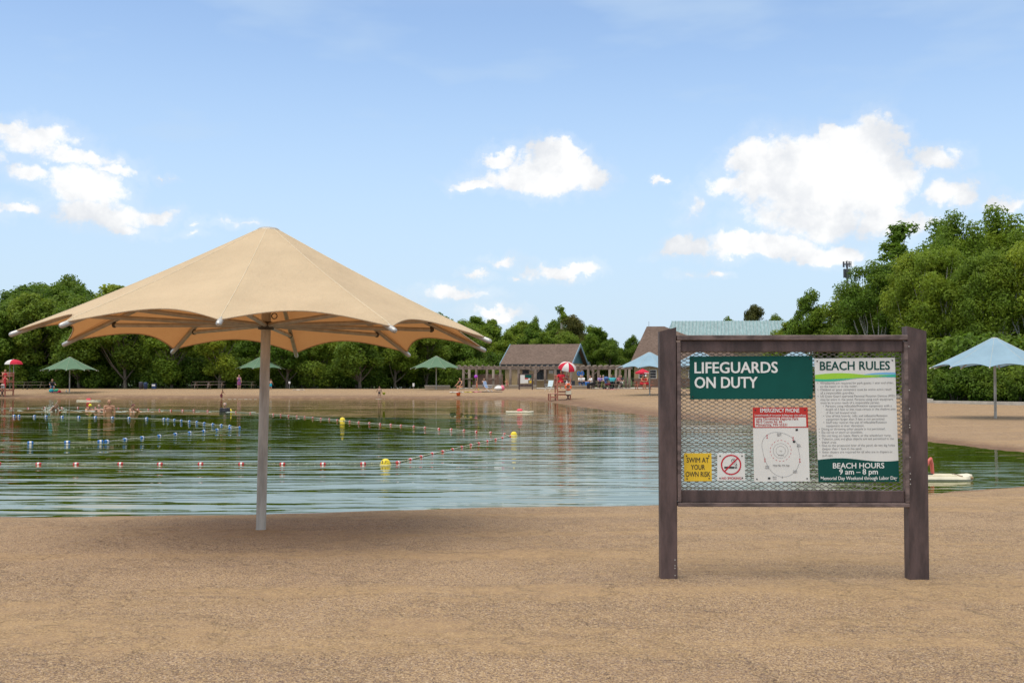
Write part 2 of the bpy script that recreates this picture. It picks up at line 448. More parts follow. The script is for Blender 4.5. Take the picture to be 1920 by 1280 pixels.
# ------------------------------------------------------------------ water
wm = bpy.data.materials.new('pond_water'); wm.use_nodes = True
t = NT(wm.node_tree); b = t.n['Principled BSDF']
co = t.node('ShaderNodeTexCoord').outputs['Object']
b.inputs['Base Color'].default_value = (0.032, 0.062, 0.002, 1)
b.inputs['Roughness'].default_value = 0.03; b.inputs['IOR'].default_value = 1.48
wn1 = t.noise(t.mapping(co, (0.15, 1.0, 1), (0, 0, R(3))), 1.7, 2, 0.5, 0.5)
wn2 = t.noise(t.mapping(co, (0.20, 1.0, 1), (0, 0, R(-4))), 4.2, 3, 0.5, 0.3)
wn3 = t.noise(t.mapping(co, (0.25, 1.0, 1), (0, 0, R(10))), 0.28, 2, 0.5)
calm = t.ramp(t.noise(t.mapping(co, (0.5, 1, 1)), 0.07, 3, 0.55), 0.35, 0.65, 0.6, 1.15)
h = t.math('ADD', t.math('MULTIPLY', wn1, 0.029), t.math('ADD', t.math('MULTIPLY', wn2, 0.0045), t.math('MULTIPLY', wn3, 0.05)))
sepw = t.node('ShaderNodeSeparateXYZ'); t.l.new(co, sepw.inputs[0])
h = t.math('MULTIPLY', t.math('MULTIPLY', h, calm), t.ramp(sepw.outputs[1], 40, 95, 1.0, 0.45))
bn = t.node('ShaderNodeBump'); bn.inputs['Strength'].default_value = 1.0; bn.inputs['Distance'].default_value = 1.0
t.l.new(h, bn.inputs['Height'])
# murky green body under a mirror sheen, mixed by Fresnel
df = t.node('ShaderNodeBsdfDiffuse'); df.inputs[0].default_value = (0.040, 0.064, 0.003, 1)
gl = t.node('ShaderNodeBsdfGlossy'); gl.inputs['Color'].default_value = (1.0, 0.955, 0.885, 1); gl.inputs['Roughness'].default_value = 0.004
fr = t.node('ShaderNodeFresnel'); fr.inputs['IOR'].default_value = 1.75
t.l.new(bn.outputs[0], gl.inputs['Normal']); t.l.new(bn.outputs[0], fr.inputs['Normal'])
mx = t.node('ShaderNodeMixShader'); t.l.new(fr.outputs[0], mx.inputs[0]); t.l.new(df.outputs[0], mx.inputs[1]); t.l.new(gl.outputs[0], mx.inputs[2])
t.l.new(mx.outputs[0], t.n['Material Output'].inputs[0])
wb = MB()
ctr = np.array([-20, 50.0])
# a band of quads between an inner and an outer outline keeps the sheet simple; the outline runs half a metre under the sand
Pn = np.array(POND); nrm = []
for k in range(len(Pn)):
    e = Pn[(k + 1) % len(Pn)] - Pn[k - 1]; nn = np.array([e[1], -e[0]]) / np.hypot(*e); nrm.append(nn)
Wp = Pn + np.array(nrm) * 0.9
wb.add([(p[0], p[1], WATER_Z) for p in Wp], [tuple(range(len(Wp)))])
water = wb.build('water', wm); water['kind'] = 'structure'
# ------------------------------------------------------------------ lettering
_dg = bpy.context.evaluated_depsgraph_get
_tc = {}
def text_mesh(body, size, align='LEFT', bold=0.0, spacing=1.0):
    key = (body, size, align, bold, spacing)
    if key in _tc: return _tc[key]
    cu = bpy.data.curves.new('lettering', 'FONT')
    cu.body = body; cu.size = size; cu.align_x = align; cu.offset = bold * size; cu.space_character = spacing
    cu.resolution_u = 3; cu.fill_mode = 'FRONT' if cu.dimensions == '3D' else 'BOTH'
    o = bpy.data.objects.new('lettering', cu); COL.objects.link(o)
    bpy.context.view_layer.update()
    me = bpy.data.meshes.new_from_object(o.evaluated_get(_dg()))
    vs = [tuple(v.co) for v in me.vertices]; fs = [tuple(p.vertices) for p in me.polygons]
    bpy.data.objects.remove(o); bpy.data.curves.remove(cu); bpy.data.meshes.remove(me)
    _tc[key] = (vs, fs)
    return vs, fs
def put_text(mb, body, x, z, y, size, align='LEFT', bold=0.0, mi=0, width=None, tilt=0.0, spacing=1.0):
    """writes on an upright board facing -Y; width squeezes or stretches the line to that length"""
    vs, fs = text_mesh(body, size, align, 0.0, spacing)
    if not vs: return
    if bold and not getattr(put_text, 'busy', False):       # heavier strokes: the line struck five times, a hair apart
        put_text.busy = True; e = bold * size * .75
        for q, (ex, ez) in enumerate(((0, 0), (e, e * .6), (-e, -e * .6), (e, -e * .6), (-e, e * .6))):
            put_text(mb, body, x + ex, z + ez, y - .0003 * q, size, align, 0.0, mi, width, tilt, spacing)
        put_text.busy = False; return
    xs = [v[0] for v in vs]
    k = 1.0 if width is None else width / (max(xs) - min(xs))
    x0 = min(xs) if (width is not None and align == 'LEFT') else 0
    mb.add([(x + (v[0] - x0) * k, y, z + v[1] + (v[0] * k) * tilt) for v in vs], fs, mi)

# ------------------------------------------------------------------ the notice board on the near sand
post_m = mat('brown_recycled_plastic', (0.078, 0.050, 0.046), 0.6, 0.42, 11, 0.003, 60, stretch=(1, 1, 0.25))
trim_m = mat('weathered_trim', (0.13, 0.092, 0.083), 0.65, 0.5, 18, 0.002, 70, stretch=(0.4, 1, 1))
steel_m = mat('dull_mesh_steel', (0.21, 0.195, 0.18), 0.55, 0.3, 20)
screw_m = mat('screw_head', (0.42, 0.40, 0.37), 0.4, 0.2, 20, metal=0.6)
dscrew_m = mat('dark_screw_head', (0.05, 0.05, 0.05), 0.4, 0.2, 20, metal=0.6)
white_panel = mat('white_sign_face', (0.72, 0.72, 0.68), 0.35, 0.035, 3)
green_panel = mat('dark_green_sign_face', (0.003, 0.078, 0.062), 0.55, 0.10, 3, spec=0.2)
green_ink = mat('dark_green_ink', (0.003, 0.066, 0.054), 0.55, 0.06, 3, spec=0.2)
white_ink = mat('white_ink', (0.78, 0.79, 0.76), 0.45, 0.04, 3)
dark_ink = mat('grey_black_ink', (0.26, 0.265, 0.27), 0.5, 0.1, 3)
black_ink = mat('black_ink', (0.02, 0.02, 0.02), 0.5, 0.1, 3)
red_ink = mat('red_ink', (0.50, 0.022, 0.014), 0.4, 0.06, 3)
crimson_ink = mat('crimson_ink', (0.52, 0.012, 0.035), 0.4, 0.06, 3)
yellow_panel = mat('yellow_sign_face', (0.75, 0.50, 0.028), 0.4, 0.05, 3)
lime_ink = mat('lime_ink', (0.33, 0.62, 0.035), 0.4, 0.04, 3)
teal_ink = mat('teal_ink', (0.035, 0.46, 0.30), 0.4, 0.04, 3)
sky_ink = mat('sky_blue_ink', (0.19, 0.44, 0.72), 0.4, 0.04, 3)

SD, SX, SS = 9.16, 2.27, FPX / 9.16
ROT = R(-1.5)
def bx(px, y=-.018):
    k = (px - 960) / FPX; c, s = math.cos(ROT), math.sin(ROT)
    return (k * (SD + y * c) - SX + y * s) / (c - k * s)
board = thing('notice_board', 'brown two-post notice board on the near sand, wire mesh hung with five signs', 'notice board', (SX, SD, gz(SX, SD)), ROT)
zo = board.location.z
def Z(py, y=-.018): return CAM_H - (py - HORIZON) / FPX * (SD + y) - zo
for (xl, xr, ztop_l, ztop_r, k) in ((1237, 1268.5, 621, 613, 0), (1701.5, 1738, 611.5, 621, 1)):
    xa, xb = bx(xl, -.072), bx(xr, -.072)
    p = MB()
    bv = 0.006; n = 10
    prof = [(xa + bv, -0.072), (xb - bv, -0.072), (xb, -0.072 + bv), (xb, 0.068 - bv), (xb - bv, 0.068), (xa + bv, 0.068), (xa, 0.068 - bv), (xa, -0.072 + bv)]
    def ztop(x): return Z(ztop_l, -.07) + (Z(ztop_r, -.07) - Z(ztop_l, -.07)) * (x - xa) / (xb - xa)
    vs = [(x, y, -0.35) for x, y in prof] + [(x, y, ztop(x)) for x, y in prof]
    p.add(vs, [(i, (i + 1) % 8, 8 + (i + 1) % 8, 8 + i) for i in range(8)] + [tuple(range(8, 16))])
    po = p.build('post', post_m, board)
    s = MB(); rr = random.Random(5 + k)
    for q in range(9 if k else 4):
        zz = Z(rr.uniform(650, 960)) if k else Z(rr.uniform(990, 1080))
        xx = (xa + 0.012) if k else xb - 0.02
        s.ball((xx, -0.0725, zz), (0.006, 0.003, 0.006), 8, 6)
    s.build('screw_heads', screw_m, po)['kind'] = 'stuff'
x0, x1 = bx(1268.5, -.05), bx(1701.5, -.05)
t1 = MB(); t1.box(((x0 + x1) / 2, -0.03, (Z(628.5) + Z(638)) / 2), (x1 - x0 - .004, 0.10, Z(628.5) - Z(638)), bev=.005); t1.build('top_rail', trim_m, board)
t1 = MB(); t1.box(((x0 + x1) / 2, -0.028, (Z(638.4) + Z(659.5)) / 2), (x1 - x0 - .07, 0.045, Z(638.4) - Z(659.5)), bev=.004); t1.build('header_board', post_m, board)
t1 = MB(); t1.box(((x0 + x1) / 2, -0.028, (Z(917.5) + Z(939.5)) / 2), (x1 - x0 - .07, 0.045, Z(917.5) - Z(939.5)), bev=.004); t1.build('bottom_board', post_m, board)
t1 = MB(); t1.box(((x0 + x1) / 2, -0.032, (Z(940) + Z(947.5)) / 2), (x1 - x0 - .004, 0.09, Z(940) - Z(947.5)), bev=.004); t1.build('bottom_rail', trim_m, board)
for xx in (x0 + 0.017, x1 - 0.017):
    t1 = MB(); t1.box((xx, -0.034, (Z(641) + Z(939)) / 2), (0.031, 0.085, Z(641) - Z(939)), bev=.004); t1.build('side_rail', trim_m, board)
# expanded metal: zigzag strands, each a thin twisted strip
me_ = MB()
mx0, mx1, mz0, mz1 = x0 + .034, x1 - .034, Z(918), Z(659)
cw, ch = 0.0655, 0.0325
nrow = int((mz1 - mz0) / ch) + 1; nc = int((mx1 - mx0) / (cw / 2))
cw = (mx1 - mx0) / nc * 2
hw, ht = 0.0034, 0.0016
for r_ in range(nrow):
    for up in (0, 1):
        vs = []; fs = []
        for k in range(nc + 1):
            x = mx0 + k * cw / 2
            z = mz0 + (r_ + (0.5 if k % 2 else (1.0 if up else 0.0))) * ch + (.0018 if up else -.0018) * (1 if k % 2 == 0 else 0)
            z = min(max(z, mz0), mz1)
            vs += [(x, -.006, z - hw), (x, -.006 - 2 * ht, z + hw * .2), (x, -.006, z + hw), (x, -.006 + 2 * ht, z)]
        for k in range(nc):
            for q in range(4): fs.append((k * 4 + q, k * 4 + (q + 1) % 4, (k + 1) * 4 + (q + 1) % 4, (k + 1) * 4 + q))
        me_.add(vs, fs)
me_.build('wire_mesh', steel_m, board)

PF = -0.018       # face of the hung panels
def panel(name, label, corners, m, screws=True, smat=dscrew_m):
    """corners in photo pixels: tl, tr, br, bl"""
    q = [(bx(x), Z(y)) for x, y in corners]
    p = MB(); p.sheet(q[::-1], PF, PF + 0.004)
    o = p.build(name, m, board); o['label'] = label
    if screws:
        s = MB()
        cx = sum(a for a, _ in q) / 4; cz = sum(b_ for _, b_ in q) / 4
        for a, b_ in q:
            dx, dz = cx - a, cz - b_
            s.ball((a + math.copysign(.022, dx), PF - .002, b_ + math.copysign(.022, dz)), (.006, .004, .006), 8, 6)
        s.build('screw_heads', smat, o)['kind'] = 'stuff'
    return o
FY = PF - 0.0015
# 1 lifeguards
o = panel('lifeguard_sign', 'dark green panel reading LIFEGUARDS ON DUTY', ((1293, 668), (1523.5, 667), (1523.5, 747.5), (1293.5, 748.5)), green_panel)
L = MB(); cap = 0.1
put_text(L, 'LIFEGUARDS', bx(1302.5), Z(699.3), FY, 0.128, bold=0.026, width=bx(1457.5) - bx(1302.5), tilt=.006)
put_text(L, 'ON DUTY', bx(1302.5), Z(727), FY, 0.128, bold=0.026, width=bx(1419.5) - bx(1302.5), tilt=.004)
L.build('lettering', white_ink, o)
# 2 beach rules
P2 = ((1527, 672), (1678, 670.5), (1683.5, 901.5), (1532.5, 902.5))
o = panel('beach_rules_sign', 'tall white panel listing the beach rules', P2, white_panel)
def on2(u, v):      # u across 0..1, v down 0..1
    tl, tr, br, bl = P2
    x = (1 - v) * ((1 - u) * tl[0] + u * tr[0]) + v * ((1 - u) * bl[0] + u * br[0])
    y = (1 - v) * ((1 - u) * tl[1] + u * tr[1]) + v * ((1 - u) * bl[1] + u * br[1])
    return bx(x), Z(y)
def wave2(name, top, bot, m, d):
    vs = []; n = 40; mb = MB()
    for k in range(n + 1):
        u = k / n
        a = on2(u, top(u)); b_ = on2(u, bot(u)); vs += [(a[0], FY + d, a[1]), (b_[0], FY + d, b_[1])]
    mb.add(vs, [(2 * k, 2 * k + 1, 2 * k + 3, 2 * k + 2) for k in range(n)])
    return mb.build(name, m, o)
wave2('sky_blue_wave', lambda u: .150 - .032 * math.sin(max(0, (u - .45) / .55) * math.pi * .62), lambda u: .158, sky_ink, 0)
wave2('lime_wave', lambda u: .138 - .018 * math.sin(min(u, .62) / .62 * math.pi * .9 + .25), lambda u: .172 - .02 * u, lime_ink, -.0006)
wave2('teal_wave', lambda u: .166 + .010 * math.sin(u * math.pi * 1.0) - .030 * sstep(.05, .95, u), lambda u: .178 + .012 * math.sin(u * 6.0 + .4) - .022 * u, teal_ink, -.0012)
wave2('dark_green_footer', lambda u: .822 - .014 * math.sin(u * 2 * math.pi * .9 + .1), lambda u: 1.0, green_ink, 0)
L = MB()
def line2(body, u, v, size, uw=None, mi=0, bold=0.0, align='LEFT'):
    a = on2(u, v); wd = None if uw is None else on2(u + uw, v)[0] - a[0]
    put_text(L, body, a[0], a[1], FY - .0008, size, align, bold, mi, wd, tilt=.007)
line2('BEACH RULES', .065, .094, .100, .865, 1, .022)
rules = [(.06, 1, 'Wristbands are required for park guests 1 year and older,', .915), (.06, 0, 'on the beach or in the water.', .46),
 (.06, 1, "Children or poor swimmers must be within arm's reach", .88), (.06, 0, 'of a responsible guardian.', .42),
 (.06, 1, 'US Coast Guard approved Personal Flotation Devices (PFD)', .925), (.06, 0, 'may be worn in the pond. Persons using such equipment', .90), (.06, 0, 'must be in arms reach of a responsible person.', .73),
 (.12, 1, 'Persons using inflatable/flotation equipment with a', .82), (.12, 0, 'length of 3 feet or less must remain in the shallow side', .865), (.12, 0, 'of the red buoyed area.', .38),
 (.12, 1, 'Use of kick boards, rafts and inflatable/flotation', .76), (.12, 0, 'equipment larger than 3 feet is not permitted.', .73),
 (.12, 1, 'Staff may restrict the use of inflatable/flotation', .75), (.12, 0, 'equipment at their discretion.', .47),
 (.06, 1, 'Diving or throwing other people is not permitted.', .79), (.06, 1, 'Do not sit or stand on shoulders.', .51), (.06, 1, 'Do not hang on ropes, filters, or the wheelchair ramp.', .86),
 (.06, 1, 'Tobacco, pets and glass objects are not permitted in the', .89), (.06, 0, 'beach area.', .18),
 (.06, 1, 'Due to the protective liner of the pond, do not dig holes', .90), (.06, 0, 'deeper than 1 foot in the sand.', .49),
 (.06, 1, 'Swim diapers are required for all who are in diapers or', .87), (.06, 0, 'pull-ups.', .13)]
v = .208
for ind, dot, body, uw in rules:
    line2(body, ind, v, .0255, uw * (1 if ind < .1 else 1) * (1 - 0) if ind < .1 else min(uw, .865), 0, .0)
    if dot:
        a = on2(ind - .03, v - .009); L.add([(a[0] + .0035 * math.cos(q * 1.0472), FY - .0008, a[1] + .0035 * math.sin(q * 1.0472)) for q in range(6)], [tuple(range(6))], 0)
    v += .02655
L.build('lettering', [dark_ink, green_ink], o)
L = MB()
line2('BEACH HOURS', .5, .889, .062, None, 0, .02, 'CENTER')
line2('9 am – 8 pm', .5, .938, .062, None, 0, .02, 'CENTER')
line2('Memorial Day Weekend through Labor Day', .03, .982, .04, .945, 0, .016)
L.build('lettering', white_ink, o)
# 3 emergency phone
P3 = ((1410.5, 763.5), (1513.5, 763), (1516.5, 901), (1412.5, 902))
o = panel('emergency_phone_sign', 'white panel with red heading and a plan of the pond', P3, white_panel)
def on3(u, v):
    tl, tr, br, bl = P3
    x = (1 - v) * ((1 - u) * tl[0] + u * tr[0]) + v * ((1 - u) * bl[0] + u * br[0])
    y = (1 - v) * ((1 - u) * tl[1] + u * tr[1]) + v * ((1 - u) * bl[1] + u * br[1])
    return bx(x), Z(y)
def quad3(mb, u0, v0, u1, v1, d, mi=0):
    mb.add([(on3(u, v)[0], FY + d, on3(u, v)[1]) for u, v in ((u0, v0), (u0, v1), (u1, v1), (u1, v0))], [(0, 1, 2, 3)], mi)
H = MB(); quad3(H, 0, 0, 1, .275, 0, 0); quad3(H, .035, .135, .965, .262, -.0006, 1); H.build('red_heading', [red_ink, white_panel], o)
L = MB()
def line3(body, u, v, size, uw=None, mi=0, bold=0.0, align='LEFT'):
    a = on3(u, v); wd = None if uw is None else on3(u + uw, v)[0] - a[0]
    put_text(L, body, a[0], a[1], FY - .0014, size, align, bold, mi, wd)
line3('EMERGENCY PHONE', .135, .066, .047, .71, 0, .02)
line3('Located outside of concession building near main walkway', .035, .115, .022, .93, 0, .012)
line3('Lake Minnetonka Regional Park', .055, .168, .032, .77, 1, .006)
line3('4610 County Rd. 44', .055, .208, .032, .47, 1, .006)
line3('Minnetrista, MN 55331', .055, .250, .032, .56, 1, .006)
L.build('lettering', [white_ink, red_ink], o)
D = MB()
def ring3(cu, cv, r, wdt, fn=None, dash=None, mi=0, n=72):
    c = on3(cu, cv)
    for k in range(n):
        if dash and (k // 2) % dash: continue
        vs = []
        for kk in (k, k + 1):
            a = 2 * math.pi * kk / n; rr = r * (fn(a) if fn else 1)
            for e in (-wdt / 2, wdt / 2): vs.append((c[0] + (rr + e) * math.cos(a), FY - .0004, c[1] + (rr + e) * math.sin(a)))
        D.add(vs, [(0, 1, 3, 2)], mi)
ring3(.49, .585, .150, .0022, lambda a: (1 + .10 * math.cos(2 * a + 1.9) + .05 * math.sin(3 * a)) * (1 + .30 * max(0, -math.sin(a))))
ring3(.49, .585, .085, .0028, None, 2, 1); ring3(.49, .585, .060, .0018); ring3(.49, .585, .038, .0018)
L = MB()
for u, v, s in ((.47, .36, 'North\nBeach'), (.82, .51, 'East\nBeach'), (.74, .86, 'South\nBeach'), (.24, .80, 'West\nBeach'), (.37, .945, 'Picnic\nArea')):
    a = on3(u, v); put_text(L, s, a[0], a[1], FY - .0008, .014, 'CENTER', .01)
line3('Water Max. 10 ft. deep', .34, .79, .018, .30, 0, .012)
line3('3 ft', .49, .595, .014, None, 0, .01, 'CENTER'); line3('6 ft deep', .49, .65, .012, None, 0, .01, 'CENTER')
L.build('lettering', dark_ink, o)
for u, v in ((.25, .375), (.72, .405), (.20, .69), (.83, .70)):
    quad3(D, u - .012, v - .004, u + .012, v + .004, -.0006, 1); quad3(D, u - .005, v + .006, u + .005, v + .028, -.0006, 1); quad3(D, u - .012, v + .034, u + .014, v + .044, -.0006, 1)
for u, v in ((.79, .305), (.735, .465), (.27, .955)): quad3(D, u - .022, v - .013, u + .022, v + .013, -.0006, 2)
quad3(D, .50, .93, .515, .955, -.0006, 0)
D.build('pond_plan', [dark_ink, crimson_ink, black_ink], o)
# 4 swim at your own risk
o = panel('own_risk_sign', 'small yellow square panel reading SWIM AT YOUR OWN RISK', ((1281.5, 849), (1333, 849), (1333.5, 901), (1282, 901.5)), yellow_panel)
L = MB(); cx_ = bx(1307.4)
put_text(L, 'SWIM AT', bx(1286.5), Z(866.3), FY, .058, 'LEFT', .006, 0, bx(1328) - bx(1286.5)); put_text(L, 'YOUR', bx(1294.5), Z(879.5), FY, .058, 'LEFT', .006, 0, bx(1320.5) - bx(1294.5)); put_text(L, 'OWN RISK', bx(1284.6), Z(892.7), FY, .058, 'LEFT', .006, 0, bx(1330.6) - bx(1284.6))
L.build('lettering', black_ink, o)
# 5 no smoking
o = panel('no_smoking_sign', 'small white square panel with a no smoking symbol', ((1344, 849), (1395, 849), (1395.5, 900), (1343.5, 900.5)), white_panel)
D = MB(); c = (bx(1369.5), Z(870.5)); r_ = .083
for k in range(48):
    a0, a1 = 2 * math.pi * k / 48, 2 * math.pi * (k + 1) / 48
    D.add([(c[0] + q * math.cos(a), FY - .0004, c[1] + q * math.sin(a)) for a in (a0, a1) for q in (r_ - .011, r_)], [(0, 1, 3, 2)])
dx = (r_ - .006) * .7071
D.add([(c[0] + p, FY - .0010, c[1] + q) for p, q in ((-dx - .004, -dx + .004), (-dx + .004, -dx - .004), (dx + .004, dx - .004), (dx - .004, dx + .004))], [(0, 1, 2, 3)])
put_text(D, '.NO SMOKING.', bx(1350.5), Z(897.5), FY, .027, 'LEFT', .012, 0, bx(1389.5) - bx(1350.5))
D.build('prohibition_ring', crimson_ink, o)
D = MB()
D.add([(c[0] + p, FY - .0006, c[1] + q) for p, q in ((-.055, -.030), (.028, -.030), (.028, -.015), (-.055, -.015))], [(0, 1, 2, 3)])
for q in (.033, .042): D.add([(c[0] + p + q, FY - .0006, c[1] + z) for p, z in ((0, -.030), (.006, -.030), (.006, -.015), (0, -.015))], [(0, 1, 2, 3)])
def squiggle(pts, wd):
    vs = []
    for k, (x, z) in enumerate(pts): vs += [(c[0] + x - wd / 2, FY - .0006, c[1] + z), (c[0] + x + wd / 2, FY - .0006, c[1] + z)]
    D.add(vs, [(2 * k, 2 * k + 1, 2 * k + 3, 2 * k + 2) for k in range(len(pts) - 1)])
squiggle([(.046, -.010), (.046, .004), (.040, .012), (.022, .016), (.008, .022), (.004, .034), (.010, .046), (.022, .052)], .005)
squiggle([(.036, -.010), (.034, .000), (.026, .005), (.016, .009)], .004)
squiggle([(.030, .050), (.024, .044), (.020, .036), (.026, .028), (.044, .022)], .005)
D.build('cigarette_symbol', black_ink, o)

# ------------------------------------------------------------------ big shade umbrellas
alum = mat('bare_aluminium', (0.46, 0.45, 0.43), 0.38, 0.12, 8, metal=0.55)
rib_m = mat('weathered_rib_steel', (0.40, 0.37, 0.33), 0.5, 0.15, 8, metal=0.3)
pole_m = mat('galvanised_pole', (0.42, 0.39, 0.335), 0.55, 0.28, 5, 0.0008, 50, metal=0.25, stretch=(2, 2, 0.35))
bolt_m = mat('dark_bolt', (0.04, 0.035, 0.03), 0.5, 0.2, 20)
def fabric(name, col, trans=0.33, tcol=None):
    m = bpy.data.materials.new(name); m.use_nodes = True
    t = NT(m.node_tree); b = t.n['Principled BSDF']
    co = t.node('ShaderNodeTexCoord').outputs['Object']
    n1 = t.noise(co, 1.6, 5, 0.6); n2 = t.noise(co, 90, 3, 0.7)
    f = t.math('ADD', t.math('MULTIPLY', n1, .6), t.math('MULTIPLY', n2, .5))
    c = t.mix(t.ramp(f, .35, .75), tuple(q * .90 for q in col), tuple(min(1, q * 1.08) for q in col))
    t.l.new(c, b.inputs['Base Color']); b.inputs['Roughness'].default_value = .85; b.inputs['Specular IOR Level'].default_value = .2
    bn = t.node('ShaderNodeBump'); bn.inputs['Distance'].default_value = .007
    t.l.new(t.math('ADD', n2, t.math('MULTIPLY', t.noise(t.mapping(co, (1, 1, .3)), 2.2, 4, .6), 6)), bn.inputs['Height']); t.l.new(bn.outputs[0], b.inputs['Normal'])
    tr = t.node('ShaderNodeBsdfTranslucent'); tr.inputs[0].default_value = (tcol or col) + (1,)
    mx = t.node('ShaderNodeMixShader'); mx.inputs[0].default_value = trans
    t.l.new(b.outputs[0], mx.inputs[1]); t.l.new(tr.outputs[0], mx.inputs[2]); t.l.new(mx.outputs[0], t.n['Material Output'].inputs[0])
    return m
seam_m = mat('pale_seam_thread', (0.66, 0.56, 0.40), .8, .1, 9)
tan_f = fabric('tan_shade_cloth', (0.67, 0.535, 0.355), .26, (0.60, 0.24, 0.075))
green_f = fabric('green_shade_cloth', (0.135, 0.235, 0.150), .25)
blue_f = fabric('pale_blue_shade_cloth', (0.30, 0.45, 0.56), .25)
UR, UH, UHUB, UTOP, A0 = 2.536, 2.05, 2.23, 3.27, 0.059
def upt(a, r, z): return (r * math.sin(a), -r * math.cos(a), z)
def build_umbrella(name, label, cloth):
    u = thing(name, label, 'umbrella')
    p = MB(); p.lathe([(.0, -.3), (.0535, -.3), (.0535, 0.02), (.053, 1.2), (.052, 2.3), (.048, UTOP - .03), (0, UTOP - .03)], 24); po = p.build('pole', pole_m, u)
    p = MB(); p.lathe([(.0536, .012), (.0560, .016), (.0560, .024), (.0536, .028)], 24); p.build('pole_seam', rib_m, po)
    # hub collar the struts are pinned to
    p = MB(); p.lathe([(.058, UHUB - .05), (.085, UHUB - .045), (.09, UHUB), (.085, UHUB + .035), (.058, UHUB + .04)], 24); h_ = p.build('hub_collar', bolt_m, u)
    p = MB()
    for k in range(17):
        a0 = 2 * math.pi * k / 16; p.v.append((.095 + .03 * math.cos(a0), -.03, UHUB + .10 + .03 * math.sin(a0)))
    q = MB(); q.tube(p.v, .006, 6); q.build('ring_bolt', bolt_m, h_)
    p = MB(); p.lathe([(.0, UTOP + .035), (.10, UTOP + .03), (.125, UTOP + .012), (.135, UTOP - .012), (.128, UTOP - .02)], 32); p.build('top_cap', rib_m, u)
    nk = 10
    for k in range(nk):
        a = A0 + k * 2 * math.pi / nk
        apex = Vector(upt(a, .08, UTOP - .20)); tip = Vector(upt(a, UR, UH - .012))
        q = MB(); q.tube([apex, apex.lerp(tip, .5), tip], [.024, .026, .026], 10); rb = q.build('rib', rib_m, u)
        d = (tip - apex).normalized()
        q = MB(); q.tube([tip - d * .055, tip - d * .005, tip + d * .018, tip + d * .03], [.0268, .0272, .024, .010], 12); q.build('end_cap', alum, rb)
        j = apex.lerp(tip, (1.89 - .08) / (UR - .08)); j.z -= .055
        hb = Vector(upt(a, .08, UHUB))
        q = MB(); q.tube([hb, j], .024, 10); st = q.build('strut', rib_m, u)
        q = MB(); q.tube([j + Vector((0, 0, -.012)), j + Vector((0, 0, .035))], .016, 8); q.ball(j, .033, 8, 6); q.build('joint', bolt_m, st)
    # canopy: ten panels, the rim scalloped between the ribs, hem turned under, a seam along each rib
    nu, nv = 16, 22; c = MB(); sm = MB()
    for side in (0,):
        vs = []; fs = []
        for k in range(nk):
            a_ = A0 + k * 2 * math.pi / nk
            for iu in range(nu):
                uu = iu / nu
                a = a_ + uu * 2 * math.pi / nk
                al = (uu - .5) * 2 * math.pi / nk
                chord = math.cos(math.pi / nk) / math.cos(al)          # straight line from tip to tip
                w_ = (1 - (2 * uu - 1) ** 2)
                s_end = 1 - .122 * w_
                for iv in range(nv + 1):
                    s = iv / nv * s_end
                    rr = .128 + (UR - .035 - .128) * s * (chord * (1) + (1 - chord) * 0)
                    zz = (UTOP + .005) + (UH + .034 - UTOP - .005) * s
                    zz += -.030 * math.sin(math.pi * min(s, 1)) - .055 * w_ * math.sin(math.pi * min(s / s_end, 1)) * s
                    if iv == nv: zz -= .012
                    vs.append(upt(a, rr, zz))
        N = nk * nu
        for i in range(N):
            for iv in range(nv):
                fs.append((i * (nv + 1) + iv, i * (nv + 1) + iv + 1, ((i + 1) % N) * (nv + 1) + iv + 1, ((i + 1) % N) * (nv + 1) + iv))
        c.add(vs, [f[::-1] for f in fs], 0, True)
    co_ = c.build('canopy', cloth, u)
    hem = MB()
    hem.tube([vs[i * (nv + 1) + nv] for i in range(N)] + [vs[nv]], .008, 6, cap=False); hem.build('hem', cloth, co_)
    sm = MB()
    for k in range(nk):
        i = k * nu
        sm.tube([(vs[i * (nv + 1) + iv][0], vs[i * (nv + 1) + iv][1], vs[i * (nv + 1) + iv][2] + .001) for iv in range(nv + 1)], .0032, 6)
    sm.build('seam', seam_m, co_)
    return u
tan_u = build_umbrella('shade_umbrella', 'large tan shade umbrella with scalloped rim on galvanised pole, nearest on the sand', tan_f)
tan_u.location = (-2.714, 12.14, gz(-2.714, 12.14) - .022); tan_u.rotation_euler = (-.037, .010, 0)
tan_u['group'] = 'shade umbrellas round the pond'
def umbrella_copy(px, D, cloth, label, rz=0.0, sc=1.0):
    c = copy_tree(tan_u)
    for ch in c.children:
        if ch.name.startswith('canopy'):
            for o_ in [ch] + [q for q in ch.children if not q.name.startswith('seam')]:
                o_.material_slots[0].link = 'OBJECT'; o_.material_slots[0].material = cloth
    c.location = at(px, D); c.rotation_euler = (0, 0, rz); c.scale = (sc,) * 3
    c['label'] = label
    return c
umbrella_copy(131, 103, green_f, 'green shade umbrella on far beach next to the lifeguard tower numbered 2', .2)
umbrella_copy(488, 117, green_f, 'green shade umbrella on far beach half hidden behind the tan umbrella pole', .5)
umbrella_copy(818, 110, green_f, 'green shade umbrella on far beach at the end of the pergola', .35, 1.0)
umbrella_copy(1218, 86, blue_f, 'pale blue shade umbrella cut off by the near edge of the notice board post', .1)
umbrella_copy(1312, 84, blue_f, 'pale blue shade umbrella behind the wire mesh, peak above LIFEGUARDS', .33)
umbrella_copy(1494, 80, blue_f, 'pale blue shade umbrella behind the mesh, peak between the green and white signs', .2)
umbrella_copy(1865, 45.7, blue_f, 'pale blue shade umbrella on the sand beside the hedge, right of the board', .09)
